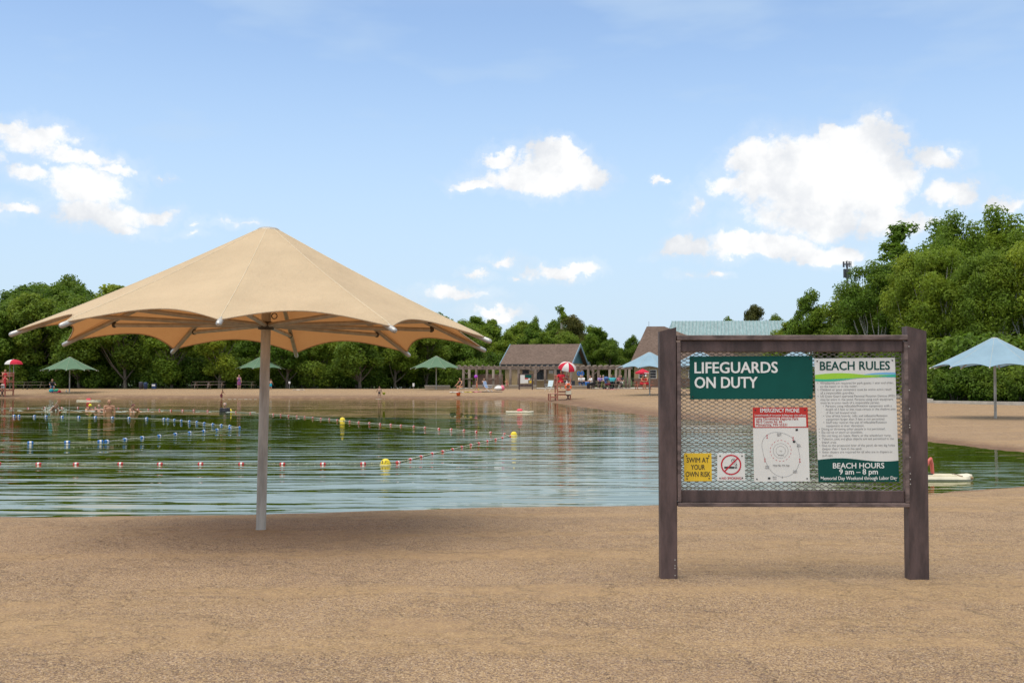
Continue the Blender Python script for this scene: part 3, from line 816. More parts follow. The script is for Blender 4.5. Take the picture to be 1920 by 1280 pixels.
# ------------------------------------------------------------------ trees
def leaf_mat(name, col, var, trans=0.48, yel=(1.5, 1.25, 0.8)):
    m = bpy.data.materials.new(name); m.use_nodes = True
    t = NT(m.node_tree); b = t.n['Principled BSDF']
    geo = t.node('ShaderNodeNewGeometry'); oi = t.node('ShaderNodeObjectInfo')
    co = t.node('ShaderNodeTexCoord').outputs['Object']
    big = t.noise(co, 0.55, 3, .6)
    base = t.mix(geo.outputs['Random Per Island'], tuple(c * (1 - var) for c in col), tuple(c * (1 + var) for c in col))
    base = t.mix(t.ramp(big, .40, .66, 0, .65), base, tuple(c * y for c, y in zip(col, yel)))
    hs = t.node('ShaderNodeHueSaturation'); t.l.new(base, hs.inputs['Color'])
    t.l.new(t.ramp(oi.outputs['Random'], 0, 1, .482, .512, False), hs.inputs['Hue']); t.l.new(t.ramp(oi.outputs['Random'], 0, 1, 1.22, .80, False), hs.inputs['Value'])
    t.l.new(hs.outputs[0], b.inputs['Base Color']); b.inputs['Roughness'].default_value = .55; b.inputs['Specular IOR Level'].default_value = .25
    tr = t.node('ShaderNodeBsdfTranslucent'); t.l.new(hs.outputs[0], tr.inputs[0])
    mx = t.node('ShaderNodeMixShader'); mx.inputs[0].default_value = trans
    t.l.new(b.outputs[0], mx.inputs[1]); t.l.new(tr.outputs[0], mx.inputs[2]); t.l.new(mx.outputs[0], t.n['Material Output'].inputs[0])
    return m
leaf_dark = leaf_mat('dark_green_leaves', (0.120, 0.205, 0.023), .45)
leaf_mid = leaf_mat('mid_green_leaves', (0.145, 0.240, 0.024), .42)
leaf_pale = leaf_mat('yellow_green_leaves', (0.205, 0.295, 0.030), .40)
leaf_shrub = leaf_mat('shrub_leaves', (0.115, 0.195, 0.020), .5)
leaf_rust = leaf_mat('olive_brown_leaves', (0.115, 0.125, 0.03), .4)
bark_d = mat('grey_brown_bark', (0.16, 0.125, 0.09), .9, .4, 7, .01, 30, stretch=(1, 1, .25))
bark_w = mat('pale_birch_bark', (0.58, 0.54, 0.46), .8, .30, 7, .006, 30, stretch=(.6, .6, 2.0))

def leaf_mesh(name, pos, nrm, size, rng, m):
    """one rhombic, slightly folded spray of leaves at each point"""
    n = len(pos)
    nrm = nrm / np.linalg.norm(nrm, axis=1, keepdims=True)
    ref = rng.normal(size=(n, 3)); tx = np.cross(nrm, ref); tx /= np.linalg.norm(tx, axis=1, keepdims=True) + 1e-9
    ty = np.cross(nrm, tx)
    s = size * rng.uniform(.55, 1.35, (n, 1)); asp = rng.uniform(.40, .75, (n, 1))
    v = np.empty((n, 4, 3))
    v[:, 0] = pos - tx * s; v[:, 1] = pos + ty * s * asp - nrm * s * .25
    v[:, 2] = pos + tx * s; v[:, 3] = pos - ty * s * asp - nrm * s * .25
    q = np.arange(n * 4).reshape(n, 4)
    return np_mesh(name, v.reshape(-1, 3), q, [m], False)
def make_tree(seed, H, W, base, n, leaf, m, bark, style='round', lobes=24, multi=1, trunk_r=.2):
    """meshes of a trunk with limbs and of a crown; H height, W crown width, base height where leaves start"""
    rng = np.random.RandomState(seed)
    tr = MB(); cen = []; rad = []
    def env(t):     # crown half width at relative height t in the crown
        if style == 'round': return (math.sin(math.pi * min(1, (t * .80 + .20))) ** .55) if t < .97 else .25
        if style == 'tall': return max(.2, math.sin(math.pi * (t * .75 + .22)) ** .7)
        if style == 'fan': return max(.2, .35 + .75 * math.sin(math.pi * (t * .66 + .1)) - .3 * t)
        return 1
    tries = 0
    while len(cen) < lobes and tries < 5000:
        tries += 1
        t_ = rng.uniform(0, 1) ** .85; e = env(t_) * W / 2
        a = rng.uniform(0, 6.28); q = rng.uniform(.15, 1) ** .5
        r_ = W * rng.uniform(.10, .19) * (1 - .3 * t_)
        c_ = np.array([math.cos(a) * (e - r_ * .6) * q, math.sin(a) * (e - r_ * .6) * q, base + t_ * (H - base - r_ * .8)])
        if all(np.linalg.norm(c_ - k) > .62 * (r_ + s) * .8 for k, s in zip(cen, rad)): cen.append(c_); rad.append(r_)
    lean = rng.uniform(-.04, .04, 2) * H
    stems = []
    for k in range(multi):
        a = 6.28 * k / max(1, multi) + rng.uniform(0, 1); sp = (0 if multi == 1 else W * .20)
        top = Vector((lean[0] + math.cos(a) * sp, lean[1] + math.sin(a) * sp, H * .82))
        b0 = Vector((0 if multi == 1 else math.cos(a) * trunk_r * 1.2, 0 if multi == 1 else math.sin(a) * trunk_r * 1.2, -.3))
        pts = []
        for i_ in range(9):
            u = i_ / 8; p = b0.lerp(top, u); wv_ = W * .018
            pts.append(p + Vector((rng.uniform(-wv_, wv_), rng.uniform(-wv_, wv_), 0)) * (1 if 0 < i_ < 8 else 0))
        rr = trunk_r if multi == 1 else trunk_r * .6
        tr.tube(pts, [rr * (1.25 if i_ == 0 else 1) * (1 - .85 * (i_ / 8) ** 1.1) for i_ in range(9)], 8)
        stems.append((pts, rr))
    for c_, r_ in zip(cen, rad):
        pts, rr = min(stems, key=lambda s_: (s_[0][4] - Vector(c_)).length)
        hz_ = c_[2] - np.hypot(*c_[:2]) * (1.0 if style != 'fan' else 1.5)
        i_ = int(np.clip(hz_ / (H * .82) * 8, 1.2, 6.8)); p0 = pts[i_]; e_ = Vector(c_)
        midp = p0.lerp(e_, .5) + Vector((0, 0, -.06 * (e_ - p0).length))
        b_r = rr * (1 - .85 * i_ / 8) * (.55 if style != 'fan' else .8)
        tr.tube([p0, midp, e_], [b_r, b_r * .6, b_r * .25], 5, cap=False)
    P_, N_ = [], []
    wts = np.array(rad) ** 2 * (np.array([.45 + .55 * min(1, (c_[2] - base) / (H - base) / .45) for c_ in cen]) if style == 'fan' else 1); wts /= wts.sum()
    for c_, r_, w_ in zip(cen, rad, wts):
        k = int(n * w_)
        d = rng.normal(size=(k, 3)); d /= np.linalg.norm(d, axis=1, keepdims=True)
        # each lobe is a bunch of smaller sprays: jitter around sub-centres on its shell
        ns = 9
        sc_d = rng.normal(size=(ns, 3)); sc_d /= np.linalg.norm(sc_d, axis=1, keepdims=True)
        sub = rng.randint(0, ns, k); f_ = rng.uniform(0, 1, (k, 1))
        d2 = np.where(f_ < .48, sc_d[sub] * .80 + d * .50, d * rng.uniform(.45, 1.22, (k, 1)))
        P_.append(c_ + d2 * r_ * np.array([1.12, 1.12, .86]))
        N_.append(d * .7 + sc_d[sub] * .35 + rng.normal(size=(k, 3)) * .45 + np.array([0, 0, .45]))
    # loose sprays that bridge the gaps between neighbouring lobes
    ca, ra = np.array(cen), np.array(rad); kx = int(n * .28)
    i1 = rng.randint(0, len(ca), kx); dd = np.linalg.norm(ca[i1][:, None] - ca[None], axis=2); i2 = np.argsort(dd, axis=1)[np.arange(kx), rng.randint(1, 5, kx)]
    u_ = rng.uniform(.15, .85, (kx, 1)); d = rng.normal(size=(kx, 3)); d /= np.linalg.norm(d, axis=1, keepdims=True)
    P_.append(ca[i1] * (1 - u_) + ca[i2] * u_ + d * ra[i1][:, None] * rng.uniform(.2, .95, (kx, 1))); N_.append(d * .6 + rng.normal(size=(kx, 3)) * .5 + np.array([0, 0, .5]))
    crown = leaf_mesh('crown', np.concatenate(P_), np.concatenate(N_), leaf, rng, m)
    return tr.mesh('trunk', bark), crown
def make_shrub(seed, H, W, n, leaf, m):
    rng = np.random.RandomState(seed); tr = MB(); P_, N_ = [], []
    for k in range(11):
        a = rng.uniform(0, 6.28); q = rng.uniform(0, .36) * W; h_ = H * rng.uniform(.25, .80)
        c_ = np.array([math.cos(a) * q, math.sin(a) * q, h_]); r_ = H * rng.uniform(.20, .32)
        tr.tube([(c_[0] * .25, c_[1] * .25, -.15), (c_[0] * .7, c_[1] * .7, h_ * .6), tuple(c_)], [.03, .022, .01], 5, cap=False)
        kk = n // 11; d = rng.normal(size=(kk, 3)); d /= np.linalg.norm(d, axis=1, keepdims=True)
        p = c_ + d * r_ * rng.uniform(.55, 1.15, (kk, 1)) * np.array([1.25, 1.25, .95]); p[:, 2] = np.abs(p[:, 2])
        P_.append(p); N_.append(d * .8 + rng.normal(size=(kk, 3)) * .5 + np.array([0, 0, .5]))
    return tr.mesh('stems', bark_d), leaf_mesh('foliage', np.concatenate(P_), np.concatenate(N_), leaf, rng, m)
_protos = {}
def plant_tree(kind, loc, s, rz, label, group, name=None, cat='tree', sz=None):
    nm, parts = _protos[kind]
    t_ = thing(name or nm, label, cat, loc, rz, group); t_.scale = (s, s, sz or s)
    for pn, me in parts: link(pn, me, t_)
    return t_
def proto(kind, name, *a, **k):
    tr, cr = make_tree(*a, **k); _protos[kind] = (name, (('trunk', tr), ('crown', cr)))
proto('r1', 'leafy_tree', 1, 11, 8.2, 2.2, 15000, .16, leaf_dark, bark_d, 'round', 30)
proto('r2', 'leafy_tree', 2, 11, 7.4, 2.6, 15000, .16, leaf_mid, bark_d, 'round', 28)
proto('r3', 'leafy_tree', 3, 11, 9.0, 3.0, 15500, .16, leaf_dark, bark_d, 'round', 34)
proto('r4', 'leafy_tree', 4, 11, 7.0, 1.4, 14500, .155, leaf_mid, bark_d, 'tall', 28)
proto('r5', 'leafy_tree', 5, 11, 6.4, 2.0, 14500, .155, leaf_pale, bark_d, 'tall', 26)
proto('rust', 'leafy_tree', 6, 11, 8.0, 2.4, 14500, .16, leaf_rust, bark_d, 'round', 28)
proto('b1', 'birch_tree', 7, 13, 8.6, 3.6, 26000, .115, leaf_pale, bark_w, 'fan', 40, 4, .17)
proto('b2', 'birch_tree', 8, 13, 8.0, 2.6, 26000, .115, leaf_mid, bark_w, 'fan', 38, 3, .17)
proto('b3', 'birch_tree', 9, 13, 9.0, 4.4, 24000, .115, leaf_pale, bark_w, 'round', 36, 5, .15)
proto('t1', 'leafy_tree', 10, 13, 8.4, 2.0, 26000, .118, leaf_mid, bark_d, 'tall', 40)
proto('thin', 'thin_tree', 11, 12, 4.2, 4.5, 3600, .13, leaf_mid, bark_w, 'tall', 22)
for k_, sd_, m_ in (('s1', 21, leaf_dark), ('s2', 22, leaf_shrub), ('s3', 23, leaf_shrub)):
    st, fo = make_shrub(sd_, 2.4, 3.4, 4200, .115, m_); _protos[k_] = ('shrub', (('stems', st), ('foliage', fo)))
rnd = random.Random(77)
def tree_at(kind, px, D, top=None, label='', group=None, H0=11, s=None, wide=1.0, name=None):
    p = at(px, D)
    if top is not None: sz = (CAM_H + (HORIZON - top) / FPX * D - p.z) / (H0 * 1.0)
    else: sz = s
    sx = (s or sz) * wide
    return plant_tree(kind, p, sx, rnd.uniform(0, 6.28), label, group, name, 'tree', sz)
G_L, G_C, G_R = 'trees of the wood behind the far beach', 'trees behind the concession building', 'trees along the hedge on the right'
# front row of the wood behind the far beach, each with a look of its own
front = [('r2', -20, 119, 560, 'tree at the left picture edge behind the lifeguard tower numbered 2'), ('r3', 62, 121, 548, 'tree with a pale leaning trunk between the lifeguard tower and the green umbrella'),
 ('r1', 150, 120, 552, 'dark tree standing right behind the green umbrella beside the tower'), ('r3', 236, 119, 545, 'broad dark tree left of the pair of dark blue bins'),
 ('r4', 322, 118, 560, 'tree with a forked trunk just right of the bins'), ('r5', 412, 117.5, 566, 'yellow green tree between the picnic tables, left of the tan umbrella pole'),
 ('r2', 540, 119, 580, 'tree rising behind the small white sign post, right of the tan umbrella pole'), ('r5', 604, 121, 585, 'pale green tree right of the small white sign post'),
 ('r1', 676, 118, 575, 'tree with a thin pale trunk at the middle of the far beach'), ('r2', 742, 121, 592, 'tree above the parked white car'),
 ('r3', 800, 124, 600, 'dark tree behind the green umbrella at the pergola end'), ('r4', 868, 128, 600, 'tree rising behind the left end of the pergola')]
for kd, px, D, tp, lb in front: tree_at(kd, px, D, tp, lb, G_L)
lbL = 'tree deep in the dense green wood behind the far beach, left of the pergola'
kinds = ['r1', 'r2', 'r3', 'r4', 'r5', 'r1', 'r3']
def skyline(px):
    pts = [(-400, 500), (-60, 520), (0, 521), (60, 522), (100, 530), (128, 513), (160, 528), (240, 530), (340, 540), (480, 548), (560, 552), (700, 560), (830, 575), (905, 590), (960, 600), (1000, 604), (1040, 590), (1100, 604), (1140, 628), (1190, 640), (1240, 640)]
    for (a, ya), (b_, yb) in zip(pts, pts[1:]):
        if a <= px <= b_: return ya + (yb - ya) * (px - a) / (b_ - a)
    return 500
for row, (D, step, dy) in enumerate(((127, 92, 22), (136, 84, 10), (147, 76, 3))):
    px = -330 + row * 37
    while px < 905:
        x_ = px + rnd.uniform(-18, 18)
        tree_at(kinds[rnd.randrange(7)], x_, D + rnd.uniform(-3, 3), skyline(x_) + dy + rnd.uniform(-5, 13), lbL, G_L, wide=rnd.uniform(.95, 1.2) if row == 0 else 1.15)
        px += step
for px in (-190, -110): tree_at('r1', px, 119, 545, 'tree of the wood beyond the left picture edge', G_L)
tree_at('r3', 128, 152, 512, 'round topped tree standing above the wood at the left', G_L, wide=.6)
lbC = 'green tree in the wood behind the concession building and pergola'
for kd, px, D, tp in (('r2', 925, 142, 598), ('r1', 905, 150, 596), ('r4', 965, 146, 606), ('r2', 1003, 144, 603), ('r3', 985, 155, 600), ('r1', 1045, 150, 598), ('r4', 1085, 147, 602), ('r2', 1118, 143, 612), ('r1', 1142, 140, 632), ('r4', 1110, 152, 606), ('r3', 1060, 140, 620), ('r3', 1190, 152, 650), ('r2', 1165, 148, 652), ('r1', 1140, 156, 640), ('r4', 950, 138, 618), ('r2', 1020, 139, 618)):
    tree_at(kd, px, D, tp + rnd.uniform(-3, 3), lbC, G_C)
tree_at('thin', 1050, 147, 571, 'sparse thin topped tree rising highest above the concession roof', G_C, 12, wide=1.1)
tree_at('rust', 1072, 146, 586, 'olive brown tree crown beside the sparse thin topped tree', G_C, wide=.7)
tree_at('r4', 1002, 150, 590, 'small round crown poking above the wood left of the thin topped tree', G_C, wide=.45)
tree_at('r1', 1186, 141, 625, 'dark tree beside the left slope of the large brown roof', G_C, wide=.62)
# trees on the right, beyond the hedge
right = [('r4', 1520, 104, 538, 11, .78, 'rounded bright green tree standing in front of the teal metal roof'), ('r2', 1478, 106, 602, 11, 1.0, 'low green tree overlapping the right end of the teal roof'),
 ('rust', 1416, 170, 566, 11, .62, 'olive tree with a small crown above the teal roof'), ('r1', 1360, 175, 590, 11, .7, 'low dark tree top left of the olive tree above the teal roof'), ('r1', 1450, 172, 585, 11, .7, 'dark tree top right of the olive tree above the teal roof'),
 ('b2', 1640, 93, 480, 13, 1.0, 'birch at the left end of the tall right hand trees'), ('b1', 1725, 87, 470, 13, .85, 'birch with fanned white stems behind the right post of the notice board'),
 ('b2', 1762, 84, 450, 13, .9, 'birch with upright white stems right of the notice board post'), ('t1', 1800, 93, 392, 13, .8, 'tall green tree topping the trees on the right'), ('thin', 1697, 97, 412, 12, 1.45, 'slim sparse tree standing above the birches'),
 ('b3', 1860, 80, 462, 13, .95, 'birch with many spreading white branches behind the blue umbrella'), ('t1', 1880, 96, 380, 13, .9, 'tall dark tree at the upper right picture corner of the wood'), ('b1', 1945, 79, 440, 13, .95, 'birch cut by the right picture edge'),
 ('t1', 1960, 92, 385, 13, 1.0, 'tall tree beyond the right picture edge'), ('r3', 1590, 105, 590, 11, 1.1, 'dark low tree between the rounded tree and the birches')]
for kd, px, D, tp, H0, wd, lb in right: tree_at(kd, px, D, tp, lb, G_R, H0, wide=wd)
lbR = 'green tree filling the wood behind the birches on the right'
for px, D, tp in ((1612, 101, 512), (1610, 108, 520), (1665, 106, 500), (1700, 104, 480), (1735, 102, 452), (1775, 104, 430), (1830, 103, 415), (1915, 106, 400), (2010, 95, 400), (2090, 88, 400), (2180, 82, 420), (1560, 116, 600), (1640, 114, 540)):
    tree_at(['t1', 'r2', 'r3', 'r1'][rnd.randrange(4)] if px > 1600 else 'r3', px, D, tp, lbR, G_R, 12)
# undergrowth: shrubs one by one along the wood's edge
G_S1, G_S2 = 'shrubs along the edge of the wood behind the far beach', 'shrubs forming the hedge on the right'
px = -70
while px < 930:
    if not (735 < px < 790 or 250 < px < 300):
        plant_tree(['s1', 's2', 's1'][rnd.randrange(3)], at(px, (119.5 if px < 700 else 124) + rnd.uniform(-1, 3)), rnd.uniform(.8, 1.35), rnd.uniform(0, 6), 'leafy shrub among the undergrowth at the edge of the far wood', G_S1, cat='shrub')
    px += rnd.uniform(19, 31)
px = -60
while px < 960:
    plant_tree('s1', at(px, 131 + rnd.uniform(-2, 4)), rnd.uniform(1.5, 2.1), rnd.uniform(0, 6), 'tall dark shrub in the shade behind the front trees of the far wood', G_S1, cat='shrub')
    px += rnd.uniform(42, 60)
for k in range(24):
    u = k / 23; px = 1560 + u * 480
    Dk = np.interp(px, (1500, 1690, 1740, 1920, 2060), (92, 79, 71.5, 68, 66)) + 1.6 + rnd.uniform(0, .8)
    plant_tree(['s2', 's3'][k % 2], at(px, Dk), rnd.uniform(.75, .95), rnd.uniform(0, 6), 'bright green shrub in the front row of the hedge behind the kerb', G_S2, cat='shrub')
for k in range(20):
    u = k / 19; px = 1600 + u * 440
    Dk = np.interp(px, (1500, 1690, 1740, 1920, 2060), (92, 79, 71.5, 68, 66)) + 4.5 + rnd.uniform(0, 1)
    plant_tree(['s2', 's3', 's1'][k % 3], at(px, Dk), rnd.uniform(1.3, 1.75), rnd.uniform(0, 6), 'tall green shrub in the back row of the hedge under the birches', G_S2, cat='shrub')
for px in range(1240, 1560, 26):
    Dk = np.interp(px, (1240, 1500, 1690), (116, 95, 82)) + 3
    plant_tree('s2' if px > 1380 else 's1', at(px, Dk) if px > 1390 else at(px, 140), rnd.uniform(.6, .95), rnd.uniform(0, 6), 'green shrub seen through the wire mesh of the notice board', G_S2, cat='shrub')
# ------------------------------------------------------------------ buildings
def brick(name, c1, c2, mortar, sx=.45, sy=.2):
    m = bpy.data.materials.new(name); m.use_nodes = True
    t = NT(m.node_tree); b = t.n['Principled BSDF']
    co = t.node('ShaderNodeTexCoord').outputs['Object']
    sp = t.node('ShaderNodeSeparateXYZ'); t.l.new(co, sp.inputs[0])
    cb = t.node('ShaderNodeCombineXYZ'); t.l.new(t.math('ADD', sp.outputs[0], sp.outputs[1]), cb.inputs[0]); t.l.new(sp.outputs[2], cb.inputs[1])
    bt = t.node('ShaderNodeTexBrick'); t.l.new(cb.outputs[0], bt.inputs['Vector'])
    bt.inputs['Color1'].default_value = c1 + (1,); bt.inputs['Color2'].default_value = c2 + (1,); bt.inputs['Mortar'].default_value = mortar + (1,)
    bt.inputs['Scale'].default_value = 1.0; bt.inputs['Brick Width'].default_value = sx; bt.inputs['Row Height'].default_value = sy; bt.inputs['Mortar Size'].default_value = .012
    c = t.mix(t.ramp(t.noise(co, 1.2, 5, .6), .3, .7, 0, .35), bt.outputs[0], tuple(q * .7 for q in c2))
    t.l.new(c, b.inputs['Base Color']); b.inputs['Roughness'].default_value = .9
    return m
tan_brick = brick('tan_brick', (0.42, 0.32, 0.18), (0.35, 0.25, 0.13), (0.36, 0.29, 0.2))
brown_brick = brick('brown_brick', (0.15, 0.085, 0.06), (0.20, 0.12, 0.085), (0.2, 0.16, 0.13))
stone_m = brick('beige_block', (0.36, 0.29, 0.21), (0.32, 0.26, 0.19), (0.28, 0.23, 0.17), .8, .22)
def shingle(name, c1, c2):
    m = bpy.data.materials.new(name); m.use_nodes = True
    t = NT(m.node_tree); b = t.n['Principled BSDF']; co = t.node('ShaderNodeTexCoord').outputs['Object']
    n1 = t.noise(t.mapping(co, (3.0, 3.0, 9.0)), 1.3, 4, .7); n2 = t.noise(co, .5, 3, .6)
    c = t.mix(t.ramp(n1, .35, .65), c1, c2); c = t.mix(t.ramp(n2, .35, .65, 0, .3), c, tuple(q * .7 for q in c1))
    t.l.new(c, b.inputs['Base Color']); b.inputs['Roughness'].default_value = .95
    return m
roof_m = shingle('brown_shingle', (0.098, 0.064, 0.048), (0.175, 0.122, 0.095))
teal_wood = mat('blue_green_boards', (0.06, 0.165, 0.20), .7, .3, 1.0, stretch=(14, 14, .3))
fascia_m = mat('slate_blue_trim', (0.16, 0.26, 0.33), .6, .15, 4)
dark_glass = mat('dark_window_glass', (0.012, 0.016, 0.02), .15, .4, 2)
white_trim = mat('off_white_trim', (0.60, 0.58, 0.53), .6, .12, 6)
blue_cloth = mat('bright_blue_awning', (0.02, 0.25, 0.62), .7, .10, 2, trans=.2)
timber = mat('grey_brown_timber', (0.205, 0.155, 0.125), .85, .3, 5, stretch=(1, 1, .3))
column_m = mat('pale_timber_column', (0.30, 0.24, 0.19), .85, .25, 5, stretch=(1, 1, .3))
concrete = mat('pale_concrete', (0.42, 0.385, 0.33), .9, .15, 2.5)
red_wood = mat('red_brown_lumber', (0.42, 0.155, 0.10), .75, .25, 6, stretch=(1, 1, 1))
pale_wood = mat('weathered_pale_lumber', (0.55, 0.29, 0.21), .8, .2, 6)
red_m = mat('red_plastic', (0.60, 0.02, 0.035), .45, .08, 5)
orange_m = mat('orange_plastic', (0.80, 0.13, 0.02), .45, .08, 5)
white_m = mat('white_plastic', (0.78, 0.77, 0.74), .45, .05, 5)
blue_m = mat('strong_blue_plastic', (0.015, 0.13, 0.42), .4, .08, 5)
yellow_m = mat('yellow_plastic', (0.80, 0.60, 0.02), .45, .08, 5)
navy_m = mat('dark_blue_plastic', (0.02, 0.045, 0.12), .5, .15, 5)
cream_m = mat('cream_plastic', (0.66, 0.60, 0.45), .5, .10, 4)
black_m = mat('black_metal', (0.02, 0.02, 0.02), .5, .1, 5)
grey_m = mat('grey_metal', (0.30, 0.30, 0.29), .45, .1, 5, metal=.3)

def gable_house(o, L, Dp, eave, ridge, over=.5, wall=tan_brick, gable=teal_wood, base_h=0.0):
    """walls, gables and a gabled roof; x along the front (y=0), depth Dp; origin at the front left corner"""
    w = MB()
    w.add([(0, 0, 0), (L, 0, 0), (L, Dp, 0), (0, Dp, 0), (0, 0, eave), (L, 0, eave), (L, Dp, eave), (0, Dp, eave)], [(0, 1, 5, 4), (1, 2, 6, 5), (2, 3, 7, 6), (3, 0, 4, 7)])
    w.build('wall', wall, o)
    k = (ridge - eave) / (Dp / 2); ov = over
    for x in (L - .02, .02):
        g = MB(); g.add([(x, 0.02, eave), (x, Dp - .02, eave), (x, Dp / 2, ridge - .08), (x - .1, 0.02, eave), (x - .1, Dp - .02, eave), (x - .1, Dp / 2, ridge - .08)], [(0, 1, 2), (3, 5, 4), (0, 2, 5, 3), (1, 4, 5, 2), (0, 3, 4, 1)]); g.build('gable', gable, o)
    ze = eave - k * ov
    r = MB()
    A = [(-ov, -ov, ze), (L + ov, -ov, ze), (L + ov, Dp / 2, ridge), (-ov, Dp / 2, ridge), (-ov, Dp + ov, ze), (L + ov, Dp + ov, ze)]
    B = [(x, y, z + .16) for x, y, z in A]
    r.add(A + B, [(6, 7, 8, 9), (9, 8, 11, 10), (0, 3, 2, 1), (3, 4, 5, 2), (0, 1, 7, 6), (4, 10, 11, 5)])
    ro = r.build('roof', roof_m, o)
    f = MB()
    for x in (-ov - .04, L + ov + .04):
        for ya, yb in ((-ov, Dp / 2), (Dp + ov, Dp / 2)):
            f.add([(x - .04, ya, ze - .14), (x + .04, ya, ze - .14), (x + .04, yb, ridge - .14), (x - .04, yb, ridge - .14), (x - .04, ya, ze + .2), (x + .04, ya, ze + .2), (x + .04, yb, ridge + .2), (x - .04, yb, ridge + .2)], [(0, 1, 2, 3), (4, 7, 6, 5), (0, 4, 5, 1), (2, 6, 7, 3), (0, 3, 7, 4), (1, 5, 6, 2)])
    f.build('barge_board', fascia_m, ro)
    g = MB(); g.box((L / 2, -ov - .03, ze + .05), (L + 2 * ov - .1, .06, .2)); g.build('gutter', black_m, ro)
    return w
def window(o, x, z, w, h, name='window', y=0.0, bars=0, fm=white_trim):
    f = MB(); t_ = .07
    for a, b_ in (((x, z - h / 2), (w + t_, t_)), ((x, z + h / 2), (w + t_, t_))): f.box((a[0], y - .03, a[1]), (b_[0], .06, b_[1]))
    for sx in (-1, 1): f.box((x + sx * w / 2, y - .03, z), (t_, .06, h - t_))
    for k in range(bars): f.box((x, y - .025, z - h / 2 + (k + 1) * h / (bars + 1)), (w - t_, .04, .035))
    fo = f.build(name, fm, o)
    g = MB(); g.box((x, y - .008, z), (w - t_, .012, h - t_)); g.build('pane', dark_glass, fo)
# concession building behind the pergola
DB = 125.0; SB = FPX / DB
p0 = at(947, DB)
conc = thing('concession_building', 'tan brick concession building with brown gable roof, teal gable and blue awnings', 'building', p0, R(-16))
gable_house(conc, 7.3, 7.6, 2.72, 4.78, .45)
for x, wd in ((4.1, 1.5), (6.3, .75), (2.4, .8)): window(conc, x, 1.5, wd, 1.2, fm=timber, bars=0)
s_ = MB(); s_.box((4.1, -.22, .85), (2.0, .45, .08)); s_.box((4.1, -.12, .82), (1.8, .2, .05)); s_.build('serving_counter', concrete, conc)
def awning(o, x, z, w, h, dp):
    a = MB(); a.add([(x - w / 2, 0, z + h), (x + w / 2, 0, z + h), (x + w / 2, -dp, z + .2), (x - w / 2, -dp, z + .2), (x + w / 2, -dp, z), (x - w / 2, -dp, z), (x - w / 2, 0, z), (x + w / 2, 0, z)], [(0, 3, 2, 1), (3, 5, 4, 2), (0, 6, 5, 3), (1, 2, 4, 7)])
    return a.build('awning', blue_cloth, o)
awning(conc, 4.55, 2.05, 2.5, .55, .7); awning(conc, 2.5, 2.05, .7, .55, .5); awning(conc, 1.75, 2.05, .35, .55, .4); awning(conc, 6.6, 2.05, .3, .5, .3)
s_ = MB(); s_.box((3.4, -.05, 2.0), (1.1, .03, .12)); s_.build('awning_sign', white_trim, conc)
s_ = MB(); s_.box((5.3, -.03, 1.75), (.5, .05, .35)); s_.build('menu_board', white_trim, conc)
# large brown roofed pavilion right of it
p1 = at(1189, 127)
pav = thing('pavilion_building', 'large pavilion with a tall brown shingle roof over tan and brown brick', 'building', p1, R(-9))
w_ = MB(); Lp, Dpp, ev, rg, ov = 13.5, 10.0, 2.62, 6.95, .5
w_.add([(0, 0, 0), (Lp, 0, 0), (Lp, Dpp, 0), (0, Dpp, 0), (0, 0, ev), (Lp, 0, ev), (Lp, Dpp, ev), (0, Dpp, ev)], [(0, 1, 5, 4), (1, 2, 6, 5), (2, 3, 7, 6), (3, 0, 4, 7)]); w_.build('wall', tan_brick, pav)
r_ = MB(); ze = ev - .15
A_ = [(-ov, -ov, ze), (Lp + ov, -ov, ze), (Lp + ov, Dpp + ov, ze), (-ov, Dpp + ov, ze), (1.25, Dpp / 2, rg), (3.3, Dpp / 2, rg)]
A_ += [(x, y, z + .18) for x, y, z in A_]
r_.add(A_, [(6, 7, 11, 10), (7, 8, 11), (8, 9, 10, 11), (9, 6, 10), (0, 1, 7, 6), (1, 2, 8, 7), (2, 3, 9, 8), (3, 0, 6, 9), (0, 3, 2, 1)]); ro = r_.build('roof', roof_m, pav)
g = MB(); g.box((Lp / 2, -ov - .035, ze + .06), (Lp + 2 * ov - .1, .06, .2)); g.build('gutter', black_m, ro)
s_ = MB(); s_.box((6.75, -.06, .5), (13.5, .12, 1.0)); s_.build('brick_base', brown_brick, pav)
for x in (.95, 2.1, 6.5, 9.0): window(pav, x, 1.5, .8, .95, bars=2)
s_ = MB(); s_.tube([(1.5, 5, 7.0), (1.5, 5, 7.7)], .025, 6); s_.build('roof_vent', grey_m, pav)
# the teal standing seam roof behind
p2 = at(1252, 143)
hall = thing('park_hall', 'building with a long teal standing seam metal roof rising behind the brown roof', 'building', p2, R(-4))
teal_metal = mat('teal_metal_roof', (0.215, 0.305, 0.315), .5, .2, 1.2, stretch=(4, 1, 1))
s_ = MB(); s_.box((7.6, 4.5, 2.7), (15.6, 8.6, 5.4)); s_.build('wall', tan_brick, hall)
r_ = MB(); zr, zl = 8.35, 5.3
r_.add([(-.2, -.6, zl), (16, -.6, zl), (16.4, 4.5, zr), (.9, 4.5, zr), (-.2, 9.6, zl), (16, 9.6, zl), (-.2, -.6, zl + .2), (16, -.6, zl + .2), (16.4, 4.5, zr + .2), (.9, 4.5, zr + .2), (-.2, 9.6, zl + .2), (16, 9.6, zl + .2)], [(6, 7, 8, 9), (9, 8, 11, 10), (0, 1, 7, 6), (0, 6, 9, 3), (1, 2, 8, 7), (6, 9, 10)])
ro = r_.build('roof', teal_metal, hall)
r_ = MB()
